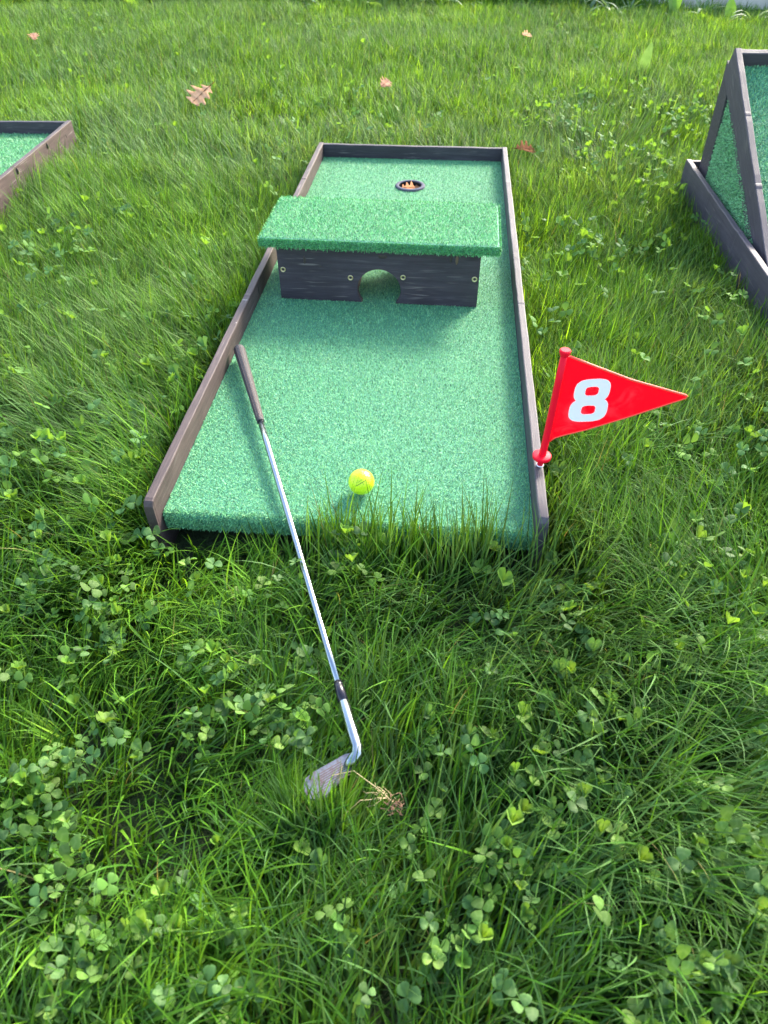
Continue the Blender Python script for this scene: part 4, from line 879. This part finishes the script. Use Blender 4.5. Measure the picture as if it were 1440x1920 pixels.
# a wad of dead straw by the club head
def straw():
    r = random.Random(9); root = empty('straw_wad', (.104, -.432, -.020), 0, label='wad of dry tan straw and roots in the grass beside the club head', cat='dry straw')
    m1 = plain('dry_straw', (.38, .30, .15), .7); m2 = plain('brown_roots', (.18, .095, .055), .8)
    bm = bmesh.new(); bm2 = bmesh.new()
    def add(bmx, pts, rad):
        t_ = tube(pts, rad, 4); me = bpy.data.meshes.new('x'); t_.to_mesh(me); t_.free(); bmx.from_mesh(me); bpy.data.meshes.remove(me)
    for i in range(24):
        c = Vector((r.gauss(.010, .005), r.gauss(-.007, .0045), r.gauss(.006, .003))); a = r.gauss(-.7, .8); L_ = r.uniform(.004, .009)
        d = Vector((math.cos(a), math.sin(a), r.uniform(-.2, .4)))*L_
        add(bm2, [c-d, c+Vector((r.gauss(0, .002), r.gauss(0, .002), .001)), c+d], [.0005, .0007, .0004])
    for i in range(10):
        c = Vector((r.gauss(-.004, .006), r.gauss(.002, .005), r.gauss(.006, .003))); a = r.gauss(2.9, .45); L_ = r.uniform(.012, .028); b = Vector((-math.sin(a), math.cos(a), 0))*r.uniform(-.008, .008)
        d = Vector((math.cos(a), math.sin(a), 0))*L_
        add(bm, [c, c+d*.35+b*.6+Vector((0, 0, .004)), c+d*.7+b+Vector((0, 0, .003)), c+d+Vector((0, 0, -.003))], [.0004, .0004, .0004, .0002])
    for pts in ([(.012, -.008, .008), (-.012, .004, .022), (-.040, .018, .030), (-.066, .016, .018)], [(-.052, -.006, .012), (-.056, .010, .020), (-.055, .026, .024)], [(.0, 0, .006), (-.03, -.008, .012), (-.052, -.028, .004)]):
        add(bm, pts, .0005)
    o = bm_link('dry_stalks', bm, m1, root); o['kind'] = 'stuff'; o = bm_link('brown_roots', bm2, m2, root); o['kind'] = 'stuff'
straw()

# ------------------------------------------------------------------ unmown edge, broad-leaved plants, low wall
wall_m = M('pale_render'); v = wall_m.coord(); wall_m.l(wall_m.ramp(wall_m.noise(v, 14, 5, .6), [(.3, (.42, .38, .32)), (.7, (.55, .50, .43))]), wall_m.b.inputs['Base Color']); wall_m.set(Roughness=.9); wall_m.bump(wall_m.noise(v, 60, 4), .3, .004)
w_ = bm_link('low_wall', box_bm(.55, 7.5, 5.32, 5.50, -.12, .24, .006), wall_m.m); tag(w_, 'pale rendered low wall behind the unmown grass at the top right', 'wall')
cap = bm_link('wall_cap', box_bm(.53, 7.52, 5.30, 5.52, .2405, .275, .004), wall_m.m, w_)

def broadleaf(L, W_, bend, mat, seed=0):
    """one lanceolate leaf along +y rising and arching"""
    r = random.Random(seed); bm = bmesh.new(); rows = []; n = 9; p = Vector((0, 0, 0)); th = .25
    for i in range(n+1):
        s = i/n; w = W_*math.sin(math.pi*min(1, s*.93+.05))**.8*(1 if s < 1 else 0)
        rows.append([bm.verts.new(p+Vector((q*w, 0, 0))+Vector((0, -math.cos(th), math.sin(th)))*abs(q)*w*.25+Vector((0, 0, r.uniform(-.03, .03)*w))) for q in (-1, -.5, 0, .5, 1)])
        th2 = .25+bend*s; p = p+Vector((0, math.sin(th2), math.cos(th2)))*(L/n)
    for a, b in zip(rows, rows[1:]):
        for i in range(4): bm.faces.new((a[i], a[i+1], b[i+1], b[i]))
    bmesh.ops.remove_doubles(bm, verts=bm.verts, dist=1e-5)
    me = bpy.data.meshes.new('leaf'); bm.to_mesh(me); bm.free(); me.materials.append(mat); me.shade_smooth(); return me
def leafmat(name, a, b):
    m = M(name); m.leafy(m.ramp(m.noise(m.coord(), 25, 3), [(.35, a), (.7, b)]), .4, .5); return m.m
dock_m = leafmat('dock_leaf', (.13, .25, .05), (.20, .34, .09)); dock_dark = leafmat('dark_broad_leaf', (.05, .13, .025), (.08, .18, .04)); reed_m = leafmat('bluish_reed', (.12, .22, .10), (.24, .34, .20))
ylw_m = leafmat('bright_broad_leaf', (.16, .32, .03), (.24, .42, .05))
def plant(name, loc, leaves, label, cat, group=None, partname='leaf'):
    root = empty(name, (loc[0], loc[1], float(ground_z(loc[0], loc[1]))), 0, label=label, cat=cat, group=group)
    for k, (az_, tilt_, L_, W_, bend, mt) in enumerate(leaves):
        me = broadleaf(L_, W_, bend, mt, k+int(abs(loc[0])*100))
        link(partname, me, None, root, Matrix.Rotation(az_, 4, 'Z') @ Matrix.Rotation(-tilt_, 4, 'X') @ Matrix.Translation((0, .004, 0)))
plant('dock_plant', (1.012, 3.20), [(-.5, -.05, .185, .026, .45, dock_m), (2.4, .3, .07, .018, 1.0, ylw_m), (1.2, .4, .06, .016, 1.2, ylw_m), (-1.9, .4, .06, .016, 1.1, dock_dark)],
      'single upright pale green dock leaf standing in the lawn left of the ramp', 'plant')
plant('dock_plant', (1.50, 4.86), [(.35, .05, .30, .038, .5, dock_m), (-.45, .0, .27, .030, .3, ylw_m), (2.6, .5, .16, .03, 1.0, dock_dark), (-2.0, .5, .17, .03, 1.1, dock_dark)],
      'two-leaved dock plant with one yellow-green leaf in the unmown edge, top right', 'plant')
plant('dock_plant', (1.84, 4.80), [(.0, .0, .16, .035, .6, ylw_m), (1.9, .5, .12, .02, 1.2, dock_dark)], 'small bright broad leaf in front of the pale wall', 'plant')
plant('dock_plant', (-2.09, 4.93), [(2.9, .2, .20, .045, .9, ylw_m), (.6, .3, .2, .035, .8, dock_dark), (-1.2, .3, .2, .035, .9, dock_dark)], 'broad bright green leaf hanging over the lawn edge at the top left', 'plant')
plant('dock_plant', (-.42, 5.0), [(2.7, .3, .16, .05, 1.0, dock_m), (1.2, .4, .17, .04, 1.1, dock_dark), (-.6, .3, .2, .04, .7, dock_dark)], 'broad-leaved plant at the lawn edge straight behind the central lane', 'plant')
plant('dock_plant', (-1.52, 5.12), [(2.9, .4, .18, .04, 1.1, dock_dark), (1.2, .3, .2, .045, .9, dock_dark), (-1.0, .3, .2, .045, .9, dock_dark), (3.9, .5, .15, .035, 1.2, dock_m)], 'dark broad-leaved clump left of centre on the lawn edge', 'plant')
rr_ = random.Random(5)
RE = [(.98, 4.98, 9, 'pale bluish arching grass tuft leftmost of the three in the top right edge'), (1.12, 4.93, 9, 'pale bluish arching grass tuft in the middle of the three in the top right edge'),
      (1.25, 5.0, 7, 'pale bluish arching grass tuft beside the dock plant'), (-.82, 5.02, 7, 'arching grass tuft in the top edge left of centre'), (-1.02, 5.05, 6, 'thin arching grass tuft next to the dark broad-leaved clump'),
      (-.02, 5.06, 7, 'arching pale grass tuft in the top edge just right of centre'), (.15, 5.1, 6, 'small arching grass tuft near the left end of the pale wall'), (1.97, 4.75, 10, 'yellowish arching grass tuft in front of the wall at the right edge'),
      (2.15, 4.85, 9, 'arching grass tuft at the far right edge of the lawn'), (1.70, 4.95, 5, 'sparse arching grass tuft in front of the pale wall')]
for x_, y_, n_, lab in RE:
    lv = [(rr_.uniform(0, 6.28), rr_.uniform(.05, .35), rr_.uniform(.16, .30), rr_.uniform(.006, .012), rr_.uniform(1.2, 2.6), reed_m) for _ in range(n_)]
    plant('wild_grass_tuft', (x_, y_), lv, lab, 'grass tuft', 'arching grass tufts along the unmown edge', 'blade')
# tall unmown grass behind the lawn
def edge_grass():
    r = np.random.default_rng(71); n = 22000; x = r.uniform(-4.6, 3.6, n); y = r.uniform(5.06, 6.6, n); y = np.where(r.random(n) < .6, r.uniform(5.06, 5.32, n), y)
    k = ~((x > .5) & (y > 5.28) & (y < 5.54)) & ~((x > 1.6) & (y < 5.3)); x, y = x[k], y[k]; n = len(x)
    c = PAL[r.integers(0, 3, n)]*r.uniform(.6, 1.3, (n, 1)); c[r.random(n) < .1] = (.14, .24, .10)
    me, m = strands('unmown_grass', np.stack([x, y, ground_z(x, y)-.004], 1), r.uniform(0, 6.28, n), r.uniform(0, .3, n), r.uniform(.5, 1.8, n), r.uniform(.09, .24, n)*np.where(x > 1.35, .5, 1), r.uniform(.004, .009, n), c, 4, grass_m,
                    twist=r.uniform(-1, 1, n), drop=lambda Q: ~((Q[..., 0] > .5) & (Q[..., 1] > 5.295) & (Q[..., 1] < 5.53) & (Q[..., 2] < .29)).any(1))
    tag(link('unmown_grass', me), 'taller unmown grass along the far edge of the lawn', 'grass', kind='stuff')
edge_grass()
